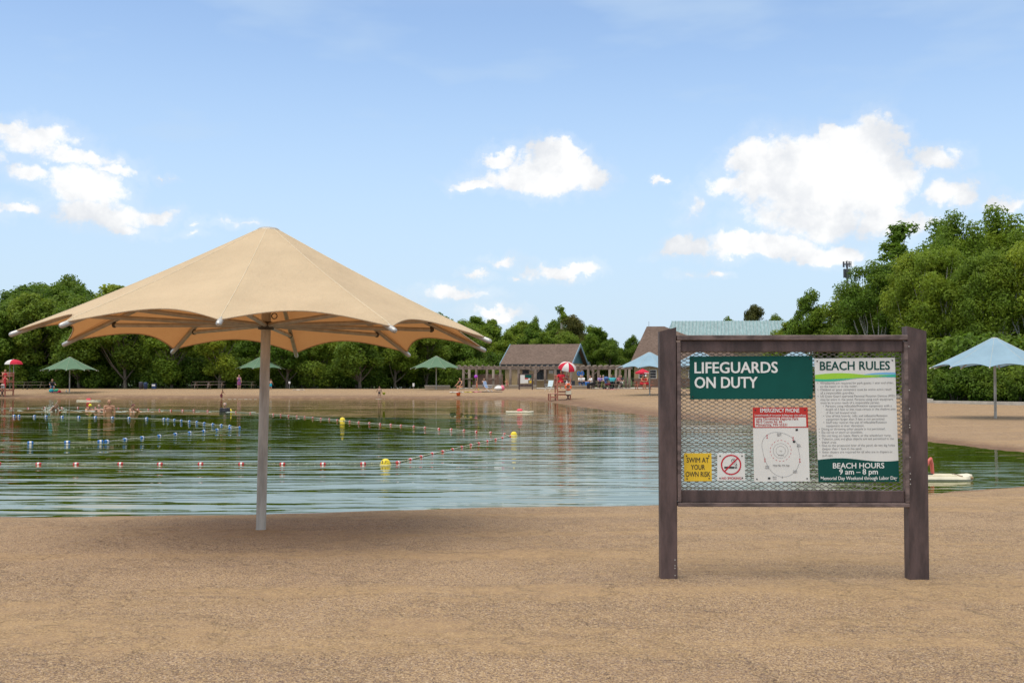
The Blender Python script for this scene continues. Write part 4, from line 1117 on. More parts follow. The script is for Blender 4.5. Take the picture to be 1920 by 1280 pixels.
for k in range(34):
    x = .1 + k * .47; r_.box((0, 0, 0), (0, 0, 0)) if False else None
    r_.add([(x, -.6, zl + .2), (x + .05, -.6, zl + .2), (x + .05 + .75 * (1 - x / 34), 4.5, zr + .2), (x + .75 * (1 - x / 34), 4.5, zr + .2), (x, -.6, zl + .27), (x + .05, -.6, zl + .27), (x + .05 + .75 * (1 - x / 34), 4.5, zr + .27), (x + .75 * (1 - x / 34), 4.5, zr + .27)], [(4, 5, 6, 7), (0, 4, 7, 3), (1, 2, 6, 5), (0, 1, 5, 4)])
r_.build('standing_seams', mat('teal_seam', (0.15, 0.30, 0.31), .5, .1, 3), ro)['kind'] = 'stuff'
# pergola: round columns, twin beams, rafters with rounded ends
gz_p = gz(17, 118)
perg = thing('pergola', 'long timber pergola on round columns in front of the concession building', 'pergola', (0, 118, gz_p))
def pxx(px, D=118.0): return (px - 960) / FPX * D
for dy, pxs in ((0, (869, 880, 925, 957, 972.5, 1004, 1041, 1071, 1103, 1143, 1155, 1180)), (3.4, (893, 913, 938, 1022, 1091, 1112, 1122, 1162, 1173))):
    for q in pxs:
        c_ = MB(); c_.lathe([(0, -.3), (.14, -.3), (.135, 2.0), (0, 2.0)], 12); c_.build('column', column_m if q in (880, 925, 1143, 1155, 1180) else timber, perg, (pxx(q, 118 + dy), dy, 0))
for dy in (0, 3.4):
    b_ = MB(); b_.box((pxx(1021), dy, 2.14), (pxx(1186) - pxx(856), .16, .34), bev=.02); b_.build('beam', timber, perg)
n_ = 30
for k in range(n_):
    x = pxx(860) + k * (pxx(1184) - pxx(860)) / (n_ - 1)
    b_ = MB(); b_.tube([(x, -.55, 2.37), (x, 4.0, 2.37)], .075, 8); b_.build('rafter', column_m, perg)
for q in (875, 1004, 1071, 1115):
    for sx in (-1, 1):
        b_ = MB(); b_.tube([(pxx(q), 0.0, 1.5), (pxx(q) + sx * .45, 0.0, 1.97)], .05, 6); b_.build('knee_brace', timber, perg)
for q in (880, 925):
    b_ = MB(); b_.box((pxx(q) - .1, -.25, 1.0), (.9, .3, .07)); b_.box((pxx(q) - .1, -.12, .9), (.1, .12, .2)); b_.build('shelf', timber, perg)
# low walls, brick screen, kerb
def wall_thing(name, label, pxa, Da, pxb, Db, h, th, m, cap=None, cat='wall'):
    a, b_ = at(pxa, Da), at(pxb, Db); d = b_ - a; L = math.hypot(d.x, d.y)
    t_ = thing(name, label, cat, ((a.x + b_.x) / 2, (a.y + b_.y) / 2, min(a.z, b_.z)), math.atan2(d.y, d.x))
    w = MB(); w.box((0, 0, h / 2 - .1), (L, th, h + .2)); w.build('wall_body', m, t_)
    if cap:
        w = MB(); w.box((0, 0, h + .035), (L + .06, th + .08, .07), bev=.01); w.build('coping', cap, t_)
    return t_
wall_thing('low_wall', 'low beige block wall under the green umbrella at the pergola end', 797, 113.5, 843, 113.5, .30, .5, stone_m, concrete)
wall_thing('low_wall', 'low beige block wall between the purple ball child and the lifeguard tower', 886, 114, 1005, 114, .30, .5, stone_m, concrete)
wall_thing('low_wall', 'low beige block wall behind the lifeguard tower beside the picnic crowd', 1058, 112, 1108, 112, .28, .5, stone_m, concrete)
wall_thing('brick_screen', 'dark brown brick screen wall under the pergola left of the concession building', 884, 123.5, 943, 123.5, 1.45, .25, brown_brick, timber)
pv = MB(); pv.add([(pxx(1005, 112), 112.2, 0), (pxx(1186, 112), 112.2, 0), (pxx(1240, 126), 126, 0), (pxx(860, 126), 126, 0), (pxx(860, 115), 115, 0), (pxx(1005, 115), 115, 0)], [(0, 1, 2, 3, 4, 5)])
o_ = pv.build('pavement', concrete); o_.location = (0, 0, gz_p + .012); o_['kind'] = 'structure'
kb = MB(); ke = [at(px, D) for px, D in ((1560, 88), (1640, 81), (1690, 76), (1740, 68.6), (1920, 64.6), (2150, 58))]
for a, b_ in zip(ke, ke[1:]):
    d = b_ - a; kb.box(((a.x + b_.x) / 2, (a.y + b_.y) / 2, (a.z + b_.z) / 2 + .04), (math.hypot(d.x, d.y) + .25, .5, .24), (0, 0, math.atan2(d.y, d.x)))
tag(kb.build('kerb', concrete), 'pale concrete kerb between the sand and the hedge on the right', 'kerb')

# ------------------------------------------------------------------ lifeguard towers
def tower(px, D, rz, number, label):
    t_ = thing('lifeguard_tower', label, 'lifeguard chair', at(px, D), rz, 'lifeguard towers')
    W_, Dp, Hs = .98, .95, 1.25
    for sx in (-1, 1):
        for sy in (-1, 1):
            l = MB(); l.box((0, 0, .85 if sy > 0 else .72), (.09, .09, 1.95 if sy > 0 else 1.68), bev=.008); l.build('leg', red_wood, t_, (sx * W_ / 2, sy * Dp / 2, 0))
    for nm, parts in (('seat', [((0, 0, Hs), (W_ - .1, Dp - .1, .05))]), ('backrest', [((0, Dp / 2 - .05, Hs + .34), (W_ - .1, .03, .14)), ((0, Dp / 2 - .05, Hs + .53), (W_ - .1, .03, .12))]),
                      ('top_rail', [((0, -.02, Hs + .60), (W_ + .14, Dp + .1, .05))]) if False else ('armrest', [((W_ / 2, 0, Hs + .345), (.12, Dp + .06, .045)), ((-W_ / 2, 0, Hs + .345), (.12, Dp + .06, .045))]),
                      ('head_rail', [((0, Dp / 2, 1.85), (W_ + .2, .13, .05))]),
                      ('footrest', [((0, -Dp / 2 - .16, .84), (W_ + .05, .36, .045))]),
                      ('cross_rail', [((0, -Dp / 2 - .06, .62), (W_ - .1, .035, .11)), ((0, -Dp / 2 - .06, .40), (W_ - .1, .035, .11)), ((0, -Dp / 2 - .06, 1.12), (W_ - .1, .035, .11))]),
                      ('side_rail', [((sx * (W_ / 2 + .06), 0, z), (.035, Dp + .09, .1)) for sx in (-1, 1) for z in (.45, 1.12)])):
        for c_, d_ in parts:
            b = MB(); b.box((0, 0, 0), d_, bev=.006); b.build(nm, pale_wood if nm in ('footrest', 'head_rail', 'armrest') else red_wood, t_, c_)
    # step platform at the front left
    st = MB(); st.box((0, 0, .47), (.62, .9, .05), bev=.006); sp = st.build('step', pale_wood, t_, (-W_ / 2 - .33, -.35, 0))
    for sx in (-.26, .26):
        for sy in (-.38, .38):
            l = MB(); l.box((sx, sy, .2), (.08, .08, .5)); l.build('step_leg', red_wood, sp)
    l = MB(); l.box((0, -.38, .22), (.44, .04, .09)); l.build('step_rail', red_wood, sp)
    for s in (-1, 1):
        l = MB(); l.box((0, 0, 0), (.05, .03, .66), (0, s * .62, 0)); l.build('cross_brace', black_m, t_, (W_ / 2 - .2 + .18 * 0, -Dp / 2 - .1 - .03 * s, .22))
    l = MB(); l.tube([(W_ / 2 - .12, .2, .5), (W_ / 2 - .12, .2, 2.85)], .022, 8); l.build('umbrella_socket', grey_m, t_)
    if number:
        n = MB(); n.box((0, 0, 0), (.27, .03, .30), bev=.006); no = n.build('number_board', white_m, t_, (W_ / 2 - .12, -Dp / 2 - .11, .78))
        n = MB(); put_text(n, number, 0, -.09, -.018, .27, 'CENTER', .02); n.build('numeral', black_ink, no)
    return t_
def parasol(loc, rx, ry, label, r=.70, h=.46, turn=0.2, cols=None):
    u = thing('beach_parasol', label, 'parasol', loc, 0, 'red and white parasols on the lifeguard towers'); u.rotation_euler = (rx, ry, 0)
    p = MB(); p.tube([(0, 0, -.75), (0, 0, h)], .016, 8); p.build('pole', white_m, u)
    for k in range(8):
        g = MB(); n = 5; vs = []
        for a in range(n):
            for v in range(7):
                q = turn + (k + a / (n - 1)) * math.pi / 4; s = v / 6
                sag = 1 - .05 * math.sin(math.pi * a / (n - 1)) * s
                vs.append((r * math.sin(s * 1.45) / math.sin(1.45) * sag * math.cos(q), r * math.sin(s * 1.45) / math.sin(1.45) * sag * math.sin(q), h * (1 - (1 - math.cos(s * 1.25)) / (1 - math.cos(1.25)))))
        g.add(vs, [(a * 7 + v, a * 7 + v + 1, (a + 1) * 7 + v + 1, (a + 1) * 7 + v) for a in range(n - 1) for v in range(6)], 0, True)
        g.build('gore', parasol_red if k % 2 == 0 else parasol_white, u)
    p = MB(); p.ball((0, 0, h + .02), .03, 8, 6); p.build('finial', white_m, u)
    return u
parasol_red = mat('red_parasol_cloth', (0.62, 0.015, 0.05), .8, .06, 3, trans=.25); parasol_white = mat('white_parasol_cloth', (0.78, 0.77, 0.75), .8, .04, 3, trans=.25)
tw2 = tower(1055, 84, R(8), None, 'red brown lifeguard tower with an orange life ring, standing by the water near the middle')
tw1 = tower(8, 99.5, R(-14), '2', 'red brown lifeguard tower numbered 2 at the left picture edge')
c_ = at(1055, 84); parasol((c_.x + .34, 84.1, c_.z + 2.35), R(22), R(8), 'tilted red and white parasol above the tower with the life ring', .70, .50, .15)
tw1.scale = (1.12,) * 3
c_ = at(8, 99.5); parasol((c_.x + .80, 99.6, c_.z + 2.80), 0, 0, 'upright parasol, white left half and red right half, above the tower numbered 2', .80, .44, 0)
for ch in list(bpy.data.objects):
    pass
def gore_fix(u, order):
    gs = [c for c in u.children if c.name.startswith('gore')]
    for k, g in enumerate(gs): g.material_slots[0].link = 'OBJECT'; g.material_slots[0].material = parasol_red if order[k] else parasol_white
gore_fix([o for o in bpy.data.objects if o.name.startswith('beach_parasol')][-1], (1, 1, 0, 0, 0, 0, 1, 1))
c_ = at(1062, 84)
lr = thing('life_ring', 'orange life ring hanging on the front of the middle lifeguard tower', 'life ring', (c_.x + .10, 83.30, c_.z + .95)); lr.rotation_euler = (R(90), 0, R(8))
g = MB(); vs = []; fs = []
for i in range(28):
    for j in range(10):
        a, b_ = 2 * math.pi * i / 28, 2 * math.pi * j / 10; vs.append(((.20 + .065 * math.cos(b_)) * math.cos(a), (.20 + .065 * math.cos(b_)) * math.sin(a), .05 * math.sin(b_)))
for i in range(28):
    for j in range(10): fs.append((i * 10 + j, ((i + 1) % 28) * 10 + j, ((i + 1) % 28) * 10 + (j + 1) % 10, i * 10 + (j + 1) % 10))
g.add(vs, fs, 0, True); g.build('ring', orange_m, lr)
for k in range(4):
    a = k * math.pi / 2 + .78; b_ = MB(); b_.tube([(.2 * math.cos(a - .08), .2 * math.sin(a - .08), 0), (.2 * math.cos(a + .08), .2 * math.sin(a + .08), 0)], .068, 10); b_.build('band', white_m, lr)
c_ = at(1062, 84); g = MB(); g.box((0, 0, 0), (.42, .06, .34), bev=.03); tag(g.build('kick_board', cream_m, None, (c_.x + .12, 83.33, c_.z + .55)), 'cream float board tucked under the life ring on the tower', 'float board')
c_ = at(1058, 84); g = MB()
g.add([(-.1, 0, 0), (.09, 0, 0), (.05, 0, .14), (.0, 0, .26), (-.03, 0, .15), (-.1, .03, 0), (.09, .03, 0), (.05, .03, .14), (.0, .03, .26), (-.03, .03, .15)], [(0, 1, 2, 3, 4), (9, 8, 7, 6, 5), (0, 5, 6, 1), (1, 6, 7, 2), (2, 7, 8, 3), (3, 8, 9, 4), (4, 9, 5, 0)])
tag(g.build('white_towel', white_m, None, (c_.x + .15, 83.36, c_.z + 1.22)), 'small white towel hanging from the seat rail of the tower with the life ring', 'towel')

# ------------------------------------------------------------------ float lines, marker buoys
fl_red = mat('red_float', (0.50, 0.03, 0.035), .4, .1, 20); fl_white = mat('white_float', (0.75, 0.72, 0.68), .4, .08, 20); rope_m = mat('pale_rope', (0.36, 0.38, 0.28), .9, .3, 30)
fl_blue = mat('blue_float', (0.012, 0.13, 0.40), .4, .1, 20)
def float_line(name, label, pts, r, L, outer, closed=False):
    """pts in the photograph; floats strung on a rope that lies on the water"""
    W_ = [Vector((*wpt(*p), WATER_Z)) for p in pts]
    o = thing(name, label, 'float line', (0, 0, 0), 0, 'float lines round the swimming area')
    base = W_[0]; o.location = (base.x, base.y, WATER_Z)
    rp = MB(); rp.tube([p - Vector((base.x, base.y, WATER_Z - .012)) for p in W_], .011, 5)
    bead = MB()
    for a, b_ in zip(W_, W_[1:]):
        n = int((b_ - a).length / .16)
        if a.y < 34:
            for k in range(1, n): q = a.lerp(b_, k / n); bead.ball((q.x - base.x, q.y - base.y, .012), (.022, .02, .018), 6, 4)
    rp.build('rope', rope_m, o)
    if bead.v: b2 = bead.build('rope_beads', rope_m, o); b2['kind'] = 'stuff'
    f = MB(); f.lathe([(0, -L / 2), (r * .75, -L / 2), (r, -L / 2 + .02), (r, -L * .17)], 12, None, 0); f.lathe([(r, -L * .17), (r * 1.03, -L * .16), (r * 1.03, L * .16), (r, L * .17)], 12, None, 1); f.lathe([(r, L * .17), (r, L / 2 - .02), (r * .75, L / 2), (0, L / 2)], 12, None, 0)
    me = f.mesh('float', [outer, fl_white])
    for i, p in enumerate(W_):
        d = W_[min(i + 1, len(W_) - 1)] - W_[max(i - 1, 0)]
        q = link('float', me, o, p - base + Vector((0, 0, r * .2)))
        q.rotation_euler = (math.pi / 2, 0, math.atan2(d.y, d.x) + math.pi / 2)
    return o
RED = [(-120, 869.5), (-65, 869.5), (0, 869), (75, 870), (145, 870), (228, 869.5), (302, 870), (378, 869.8), (454, 869.8), (531, 870), (606.5, 870), (681.5, 869.5), (747, 867), (770, 861.5), (790, 856), (811, 850.5), (830.5, 846.5), (849, 842.5), (866, 838), (883, 834), (898, 831), (914, 827), (929.5, 824), (942, 821), (956, 818),
       (946, 813.5), (920, 811), (893, 809.5), (870, 807), (846, 805), (823, 804), (797, 801.5), (776, 799.5), (752, 797.5), (733, 796), (713, 795), (693, 793), (673, 791.5), (656, 790), (633, 787.5), (618, 785.5), (602, 784.5), (587, 783), (572, 781.5), (557, 780), (541.5, 779), (527, 777.5), (513, 776.5), (497, 776), (470, 774), (443, 772), (417, 770.5), (390, 770), (364, 769.2), (343, 769), (321, 769), (300, 768), (279, 767.3), (260, 766.8), (223, 765.2), (180, 764.3), (147, 764), (117, 764), (85, 764), (54, 765), (22, 765), (-15, 766), (-60, 767)]
BLUE = [(-60, 834), (-5, 833), (59, 830.5), (128, 829.5), (190, 828), (202, 827.5), (236, 824), (268, 820.5), (300, 817.5), (330, 814), (357, 811.3), (383, 808.5), (408, 806), (432, 803.3), (450, 801.5), (432, 799), (416, 797.3), (400, 795.7), (384, 793.6), (370, 791.3), (356, 790.2), (341, 788.7), (328, 787.3), (316, 786), (308.5, 785.6), (276, 784.6), (243, 783.7), (212, 783), (180, 782.3), (149, 782), (118, 781.5), (88, 780.7), (66, 780.2), (37, 779.7), (28, 779.5), (-5, 779), (-50, 779)]
float_line('float_line', 'long rope of red floats with white bands, outer ring round the swimming area', RED, .037, .115, fl_red)
float_line('float_line', 'rope of blue floats with white bands, inner ring on the left of the pond', BLUE, .049, .155, fl_blue)
def buoy(px, py, r, label, text=None):
    x, y = wpt(px, py); o = thing('marker_buoy', label, 'buoy', (x, y, WATER_Z), 0, 'yellow marker buoys')
    b = MB(); b.ball((0, 0, r * .30), r, 20, 14); b.build('sphere', yellow_m, o)
    b = MB(); b.lathe([(r * .9, -.008), (r * 1.17, -.006), (r * 1.17, .016), (r * .9, .02)], 20); b.build('flange', mat('pale_yellow_plastic', (.75, .66, .30), .5, .08, 5), o)
    if text:
        vs, fs = text_mesh(text, r * .85, 'CENTER', 0.0, 1.0)
        t = MB()
        def on(v): 
            X = v[0] * 1.0; Zz = v[1] + r * .36; rr = r * 1.012
            yy = -math.sqrt(max(rr * rr - X * X - (Zz - r * .30) ** 2, 1e-6)); return (X, yy, Zz)
        # lettering wrapped on to the sphere, struck twice for weight
        for e in (0, r * .05): t.add([on((v[0] + e, v[1] + e * .3)) for v in vs], fs)
        t.build('lettering', black_ink, o)
    return o
buoy(723.5, 871, .105, 'largest yellow buoy, marked 3 FT, where the red float line bends in front', '3 FT')
buoy(963.5, 816, .10, 'yellow buoy at the right tip of the red float ring')
buoy(642.5, 788.5, .115, 'yellow buoy on the far side of the red ring, right of the tan umbrella pole')
buoy(432, 771, .11, 'yellow buoy beside the grey haired swimmer on the far float line')

# ------------------------------------------------------------------ rescue boards on the water
def rescue_board(px, py, L, rz, label, tube):
    x, y = wpt(px, py); o = thing('rescue_board', label, 'rescue board', (x, y, WATER_Z), rz, 'cream rescue boards floating on the pond')
    h = MB(); w_ = .30; n = 14; vs = []
    for k in range(n + 1):
        u = k / n * 2 - 1; ww = w_ * (1 - .0 * u) * (1 if abs(u) < .80 else 1 - 1.1 * (abs(u) - .80) / .20 * .45); zt = .075 + .030 * max(0, abs(u) - .72) / .28
        vs += [(u * L / 2, -ww * .85, -.06), (u * L / 2, -ww, .03), (u * L / 2, -ww * .9, zt), (u * L / 2, ww * .9, zt), (u * L / 2, ww, .03), (u * L / 2, ww * .85, -.06)]
    fs = [(k * 6 + j, (k + 1) * 6 + j, (k + 1) * 6 + (j + 1) % 6, k * 6 + (j + 1) % 6) for k in range(n) for j in range(6)]
    h.add(vs, fs, 0, False); h.add(vs[:6], [tuple(range(6))]); h.add(vs[-6:], [tuple(range(6))[::-1]])
    h.build('hull', cream_m, o)
    for sy in (-.15, .0, .15):
        g = MB(); g.box((-L * .06, sy, .085), (L * .62, .035, .022), bev=.005); g.build('deck_rib', cream_m, o)
    g = MB(); g.box((L * .30, 0, .082), (.03, .52, .018)); g.build('deck_seam', mat('brown_seam', (.25, .19, .12), .7, .1, 5), o)
    if tube == 'strap':
        g = MB(); g.tube([(-L * .28, -.05, .08), (-L * .24, -.05, .20), (-L * .18, -.03, .33), (-L * .14, 0, .37), (-L * .11, .03, .28), (-L * .09, .05, .10)], [.028, .03, .036, .04, .036, .03], 8); g.build('rescue_tube', mat('faded_red_vinyl', (.55, .12, .09), .5, .12, 8), o)
        g = MB(); g.tube([(-L * .28, -.07, .09), (-L * .12, -.05, .10)], .02, 6); g.build('buckle', black_m, o)
        g = MB(); g.box((L * .47, -.2, .05), (.05, .07, .05), bev=.01); g.build('handle', mat('brown_seam_2', (.3, .2, .1), .7, .1, 5), o)
    else:
        g = MB(); g.box((0, 0, .20), (.30, .22, .26), bev=.05) if tube == 'box' else g.ball((0, 0, .17), (.16, .14, .13), 12, 8)
        g.build('rescue_tube', mat('pink_red_vinyl', (.75, .06, .10), .5, .08, 8), o)
    return o
rb1 = rescue_board(167, 751.5, 1.75, R(2), 'cream rescue board with a bright red tube, by the far shore on the left', 'box')
rb2 = rescue_board(974.5, 772.5, 1.45, R(-2), 'cream rescue board with a red tube, in front of the lifeguard tower in the middle', 'ball')
rescue_board(1758, 898, 1.08, R(-4), 'cream ribbed rescue board with a looped red strap, beside the near board', 'strap')

rb1.scale.z = rb2.scale.z = .62
# ------------------------------------------------------------------ bins, picnic tables, car, posts, boards
def bin_(px, D, m, h, r, label, sq=False):
    o = thing('litter_bin', label, 'bin', at(px, D), 0, 'bins at the edge of the wood')
    b = MB()
    if sq: b.box((0, 0, h / 2), (r * 2, r * 2, h), bev=.03)
    else: b.lathe([(0, 0), (r * .88, 0), (r, h * .86), (r, h * .9)], 16)
    b.build('body', m, o)
    b = MB()
    if sq: b.box((0, 0, h + .03), (r * 2.1, r * 2.1, .06), bev=.02)
    else: b.lathe([(r * 1.04, h * .9), (r * 1.04, h * .93), (r * .7, h), (0, h * 1.02)], 16)
    b.build('lid', m, o)
    if sq: b = MB(); b.box((0, -r - .01, h * .78), (.34, .012, .16)); b.build('notice', white_m, o)
    return o
bin_(265, 114, mat('dark_grey_plastic', (.055, .055, .075), .5, .15, 5), .72, .22, 'dark grey bin with a rounded lid, left of the blue bin')
bin_(273.5, 113.6, navy_m, .68, .2, 'dark blue bin standing against the dark grey bin')
bin_(289.5, 114, navy_m, .50, .2, 'square dark blue box bin with a white notice', True)
def picnic(px, D, rz, label, m=timber):
    o = thing('picnic_table', label, 'picnic table', at(px, D), rz, 'picnic tables at the beach')
    b = MB(); [b.box((0, y, .74), (1.85, .14, .04)) for y in (-.3, -.15, 0, .15, .3)]; b.build('table_top', m, o)
    for s in (-1, 1):
        b = MB(); b.box((0, s * .72, .44), (1.85, .26, .04), bev=.005); b.build('bench', m, o)
        b = MB(); b.box((0, -.42, .36), (.07, .05, .85), (R(-32), 0, 0)); b.box((.0, .42, .36), (.07, .05, .85), (R(32), 0, 0)); b.box((.06, 0, .40), (.05, 1.5, .09)); b.build('trestle', m, o, (s * .65, 0, 0))
    return o
mossy = mat('mossy_timber', (0.13, 0.115, 0.075), .9, .3, 5)
for px, D, rz, lb, m in ((36, 112.5, .05, 'mossy picnic table just right of the lifeguard tower numbered 2', mossy), (68, 113, 0, 'mossy picnic table beside the pale leaning tree trunk', mossy), (380, 113.5, 0, 'brown picnic table left of the yellow green tree', timber), (405, 115, .1, 'picnic table partly behind the yellow green tree trunk', timber), (462, 114.5, 0, 'picnic table in the shade behind the patterned standing person', mossy)): picnic(px, D, rz, lb, m)
def post_sign(px, D, h, label, w_=.24, hh=.36):
    o = thing('sign_post', label, 'sign', at(px, D), 0, 'small white sign posts')
    b = MB(); b.tube([(0, 0, -.2), (0, 0, h)], .025, 8); b.build('post', grey_m, o)
    b = MB(); b.box((0, -.035, h - hh / 2), (w_, .02, hh), bev=.006); b.build('plate', white_m, o)
post_sign(543, 113, .78, 'small white sign on a grey post, right of the tan umbrella pole', .2, .22)
post_sign(775.5, 114, .60, 'small white sign post beside the low wall and the parked car', .2, .34)
car = thing('parked_car', 'pale silver car parked low behind the crest of the far beach', 'car', at(752, 141), R(68))
paint = mat('pale_silver_paint', (.62, .66, .70), .25, .04, 3); paint.node_tree.nodes['Principled BSDF'].inputs['Coat Weight'].default_value = .6
def loft(mb, secs, mi=0, smooth=True):
    n = len(secs[0]); vs = [p for s in secs for p in s]
    mb.add(vs, [(i * n + j, (i + 1) * n + j, (i + 1) * n + (j + 1) % n, i * n + (j + 1) % n) for i in range(len(secs) - 1) for j in range(n)], mi, smooth)
    mb.add(secs[0], [tuple(range(n))], mi); mb.add(secs[-1], [tuple(range(n))[::-1]], mi)
def sec(x, w_, z0, z1, r=.12): return [(x, -w_, z0 + r), (x, -w_ * .97, z1 - r), (x, -w_ * .88, z1), (x, w_ * .88, z1), (x, w_ * .97, z1 - r), (x, w_, z0 + r), (x, w_ * .9, z0), (x, -w_ * .9, z0)]
b = MB(); loft(b, [sec(-2.2, .70, .35, .72), sec(-2.0, .82, .25, .86), sec(-.9, .88, .22, .98), (sec(.9, .88, .22, 1.0)), sec(1.9, .84, .24, .96), sec(2.2, .72, .34, .85)]); b.build('body', paint, car)
b = MB(); loft(b, [sec(-1.15, .72, .95, 1.0, .02), sec(-.45, .66, .95, 1.40, .1), sec(.75, .66, .95, 1.45, .1), sec(1.75, .70, .95, 1.02, .02)]); b.build('glasshouse', dark_glass, car)
b = MB(); b.box((.18, 0, 1.45), (1.3, 1.15, .05), bev=.02); b.build('roof', paint, car)
for x in (-1.35, 1.35):
    for y in (-.82, .82):
        w_ = MB(); w_.lathe([(.20, -.1), (.31, -.1), (.33, -.05), (.33, .05), (.31, .1), (.20, .1)], 18, Matrix.Rotation(R(90), 4, 'X')); wo_ = w_.build('wheel', black_m, car, (x, y, .33))
        w_ = MB(); w_.lathe([(0, -.08), (.2, -.09), (.2, .09), (0, .08)], 12, Matrix.Rotation(R(90), 4, 'X')); w_.build('rim', alum, wo_)
for y in (-.6, .6):
    b = MB(); b.ball((-2.12, y, .66), (.09, .18, .07), 8, 6); b.build('headlight', white_m, car)
    b = MB(); b.ball((2.12, y, .76), (.09, .16, .08), 8, 6); b.build('tail_light', red_m, car)
# notice board by the concession building, seen at a slant
nb = thing('notice_board', 'small distant notice board with white and teal panels in front of the concession awnings', 'notice board', at(985.5, 109), R(0))
for x in (-.62, .66):
    b = MB(); b.box((0, 0, .62), (.13, .13, 1.9), bev=.01); b.build('post', post_m, nb, (x, 0, 0))
for z, h in ((1.50, .08), (.42, .22)):
    b = MB(); b.box((.02, 0, z), (1.16, .06, h), bev=.008); b.build('cross_board', post_m, nb)
b = MB()
for z in np.arange(.55, 1.46, .09): b.box((.02, .02, float(z)), (1.14, .008, .012))
b.build('mesh_backing', steel_m, nb)
for x, z, w_, h, m, lb in ((-.30, 1.02, .44, .82, white_panel, 'white rules panel'), (.28, 1.28, .60, .32, green_panel, 'dark green heading panel'), (.08, .88, .32, .50, white_panel, 'white map panel with a red heading'), (.48, .76, .20, .22, yellow_panel, 'small yellow panel'), (.34, 1.02, .18, .16, white_panel, 'small white panel')):
    b = MB(); b.box((x, -.02, z), (w_, .012, h)); po = b.build('panel', m, nb); po['label'] = lb
    if 'map' in lb: b = MB(); b.box((x, -.030, z + h / 2 - .06), (w_, .006, .12)); b.build('heading', red_ink, po)
# red pop up parasol with its table, lifeguards sit under it
tb = at(1205, 109)
ru = thing('cafe_parasol', 'plain red parasol over the picnic table in front of the large brown roof', 'parasol', tb)
p = MB(); p.tube([(0, 0, -.1), (0, 0, 1.95)], .022, 8); p.build('pole', white_m, ru)
c_ = MB(); n = 6; rim = [(.78 * math.cos(k * math.pi / 3 + .3), .78 * math.sin(k * math.pi / 3 + .3)) for k in range(6)]
c_.add([(0, 0, 2.02)] + [(x, y, 1.66) for x, y in rim] + [(x * 1.01, y * 1.01, 1.50) for x, y in rim], [(0, 1 + k, 1 + (k + 1) % 6) for k in range(6)] + [(1 + k, 7 + k, 7 + (k + 1) % 6, 1 + (k + 1) % 6) for k in range(6)]); co_ = c_.build('canopy', parasol_red, ru)
c_ = MB(); c_.box((.30, -.735, 1.585), (.5, .01, .08), (0, 0, .28)); c_.build('valance_print', white_m, co_)
picnic(1206, 109.2, .05, 'picnic table under the red parasol where the two lifeguards sit', red_wood)
for px, D, rz, lb in ((1099, 114.5, 0.1, 'picnic table beside the blue backed crowd at the pergola'), (1122, 113.5, -.1, 'picnic table in front of the two thick pergola columns'), (1149, 115, .2, 'picnic table at the right end of the pergola'), (1163, 117, 0, 'picnic table deepest under the pergola on the right')): picnic(px, D, rz, lb, timber)
for px, lb in ((1087, 'round blue sign on the wall right of the lifeguard tower, first of the pair'), (1094, 'round blue sign on the wall right of the lifeguard tower, second of the pair')):
    o = thing('blue_ring_buoy', lb, 'ring', (pxx(px, 116), 117.82, gz_p + 1.55), 0, 'pair of round blue things on the pergola'); o.rotation_euler = (R(90), 0, 0)
    g = MB(); vs = []; fs = []
    for i in range(20):
        for j in range(8):
            a, b_ = 2 * math.pi * i / 20, 2 * math.pi * j / 8; vs.append(((.13 + .07 * math.cos(b_)) * math.cos(a), (.17 + .07 * math.cos(b_)) * math.sin(a), .05 * math.sin(b_)))
    for i in range(20):
        for j in range(8): fs.append((i * 8 + j, ((i + 1) % 20) * 8 + j, ((i + 1) % 20) * 8 + (j + 1) % 8, i * 8 + (j + 1) % 8))
    g.add(vs, fs, 0, True); g.build('ring', blue_m, o)
bin_(1101, 113, blue_m, .72, .25, 'bright blue barrel beside the picnic crowd')
bin_(1067.5, 116, mat('black_plastic', (.02, .022, .03), .5, .1, 5), .75, .55, 'wide black container behind the lifeguard tower', True)
# chairs, towels and toys on the sand
def deck_chair(px, D, rz, m, label):
    o = thing('deck_chair', label, 'chair', at(px, D), rz, 'folding chairs on the far beach')
    b = MB(); b.box((0, 0, .36), (.50, .46, .03), (R(-6), 0, 0)); b.build('seat', m, o)
    b = MB(); b.box((0, .34, .66), (.50, .03, .60), (R(-18), 0, 0), bev=.01); b.build('backrest', m, o)
    for s in (-1, 1):
        b = MB(); b.tube([(s * .26, -.26, 0), (s * .26, .30, .48), (s * .26, .44, .96)], .015, 6); b.build('frame', white_m, o)
        b = MB(); b.tube([(s * .26, .30, 0), (s * .26, -.24, .44)], .015, 6); b.build('leg', white_m, o)
        b = MB(); b.box((s * .27, 0, .58), (.05, .5, .025)); b.build('armrest', white_m, o)
deck_chair(1028.5, 104, R(-35), mat('pale_blue_cloth', (.55, .66, .70), .8, .06, 3), 'pale blue folding chair standing alone left of the middle lifeguard tower')
deck_chair(916, 103, R(60), mat('blue_striped_cloth', (.30, .42, .62), .8, .3, 8, stretch=(8, 1, 1)), 'blue and white reclined chair on the sand in front of the brick screen')
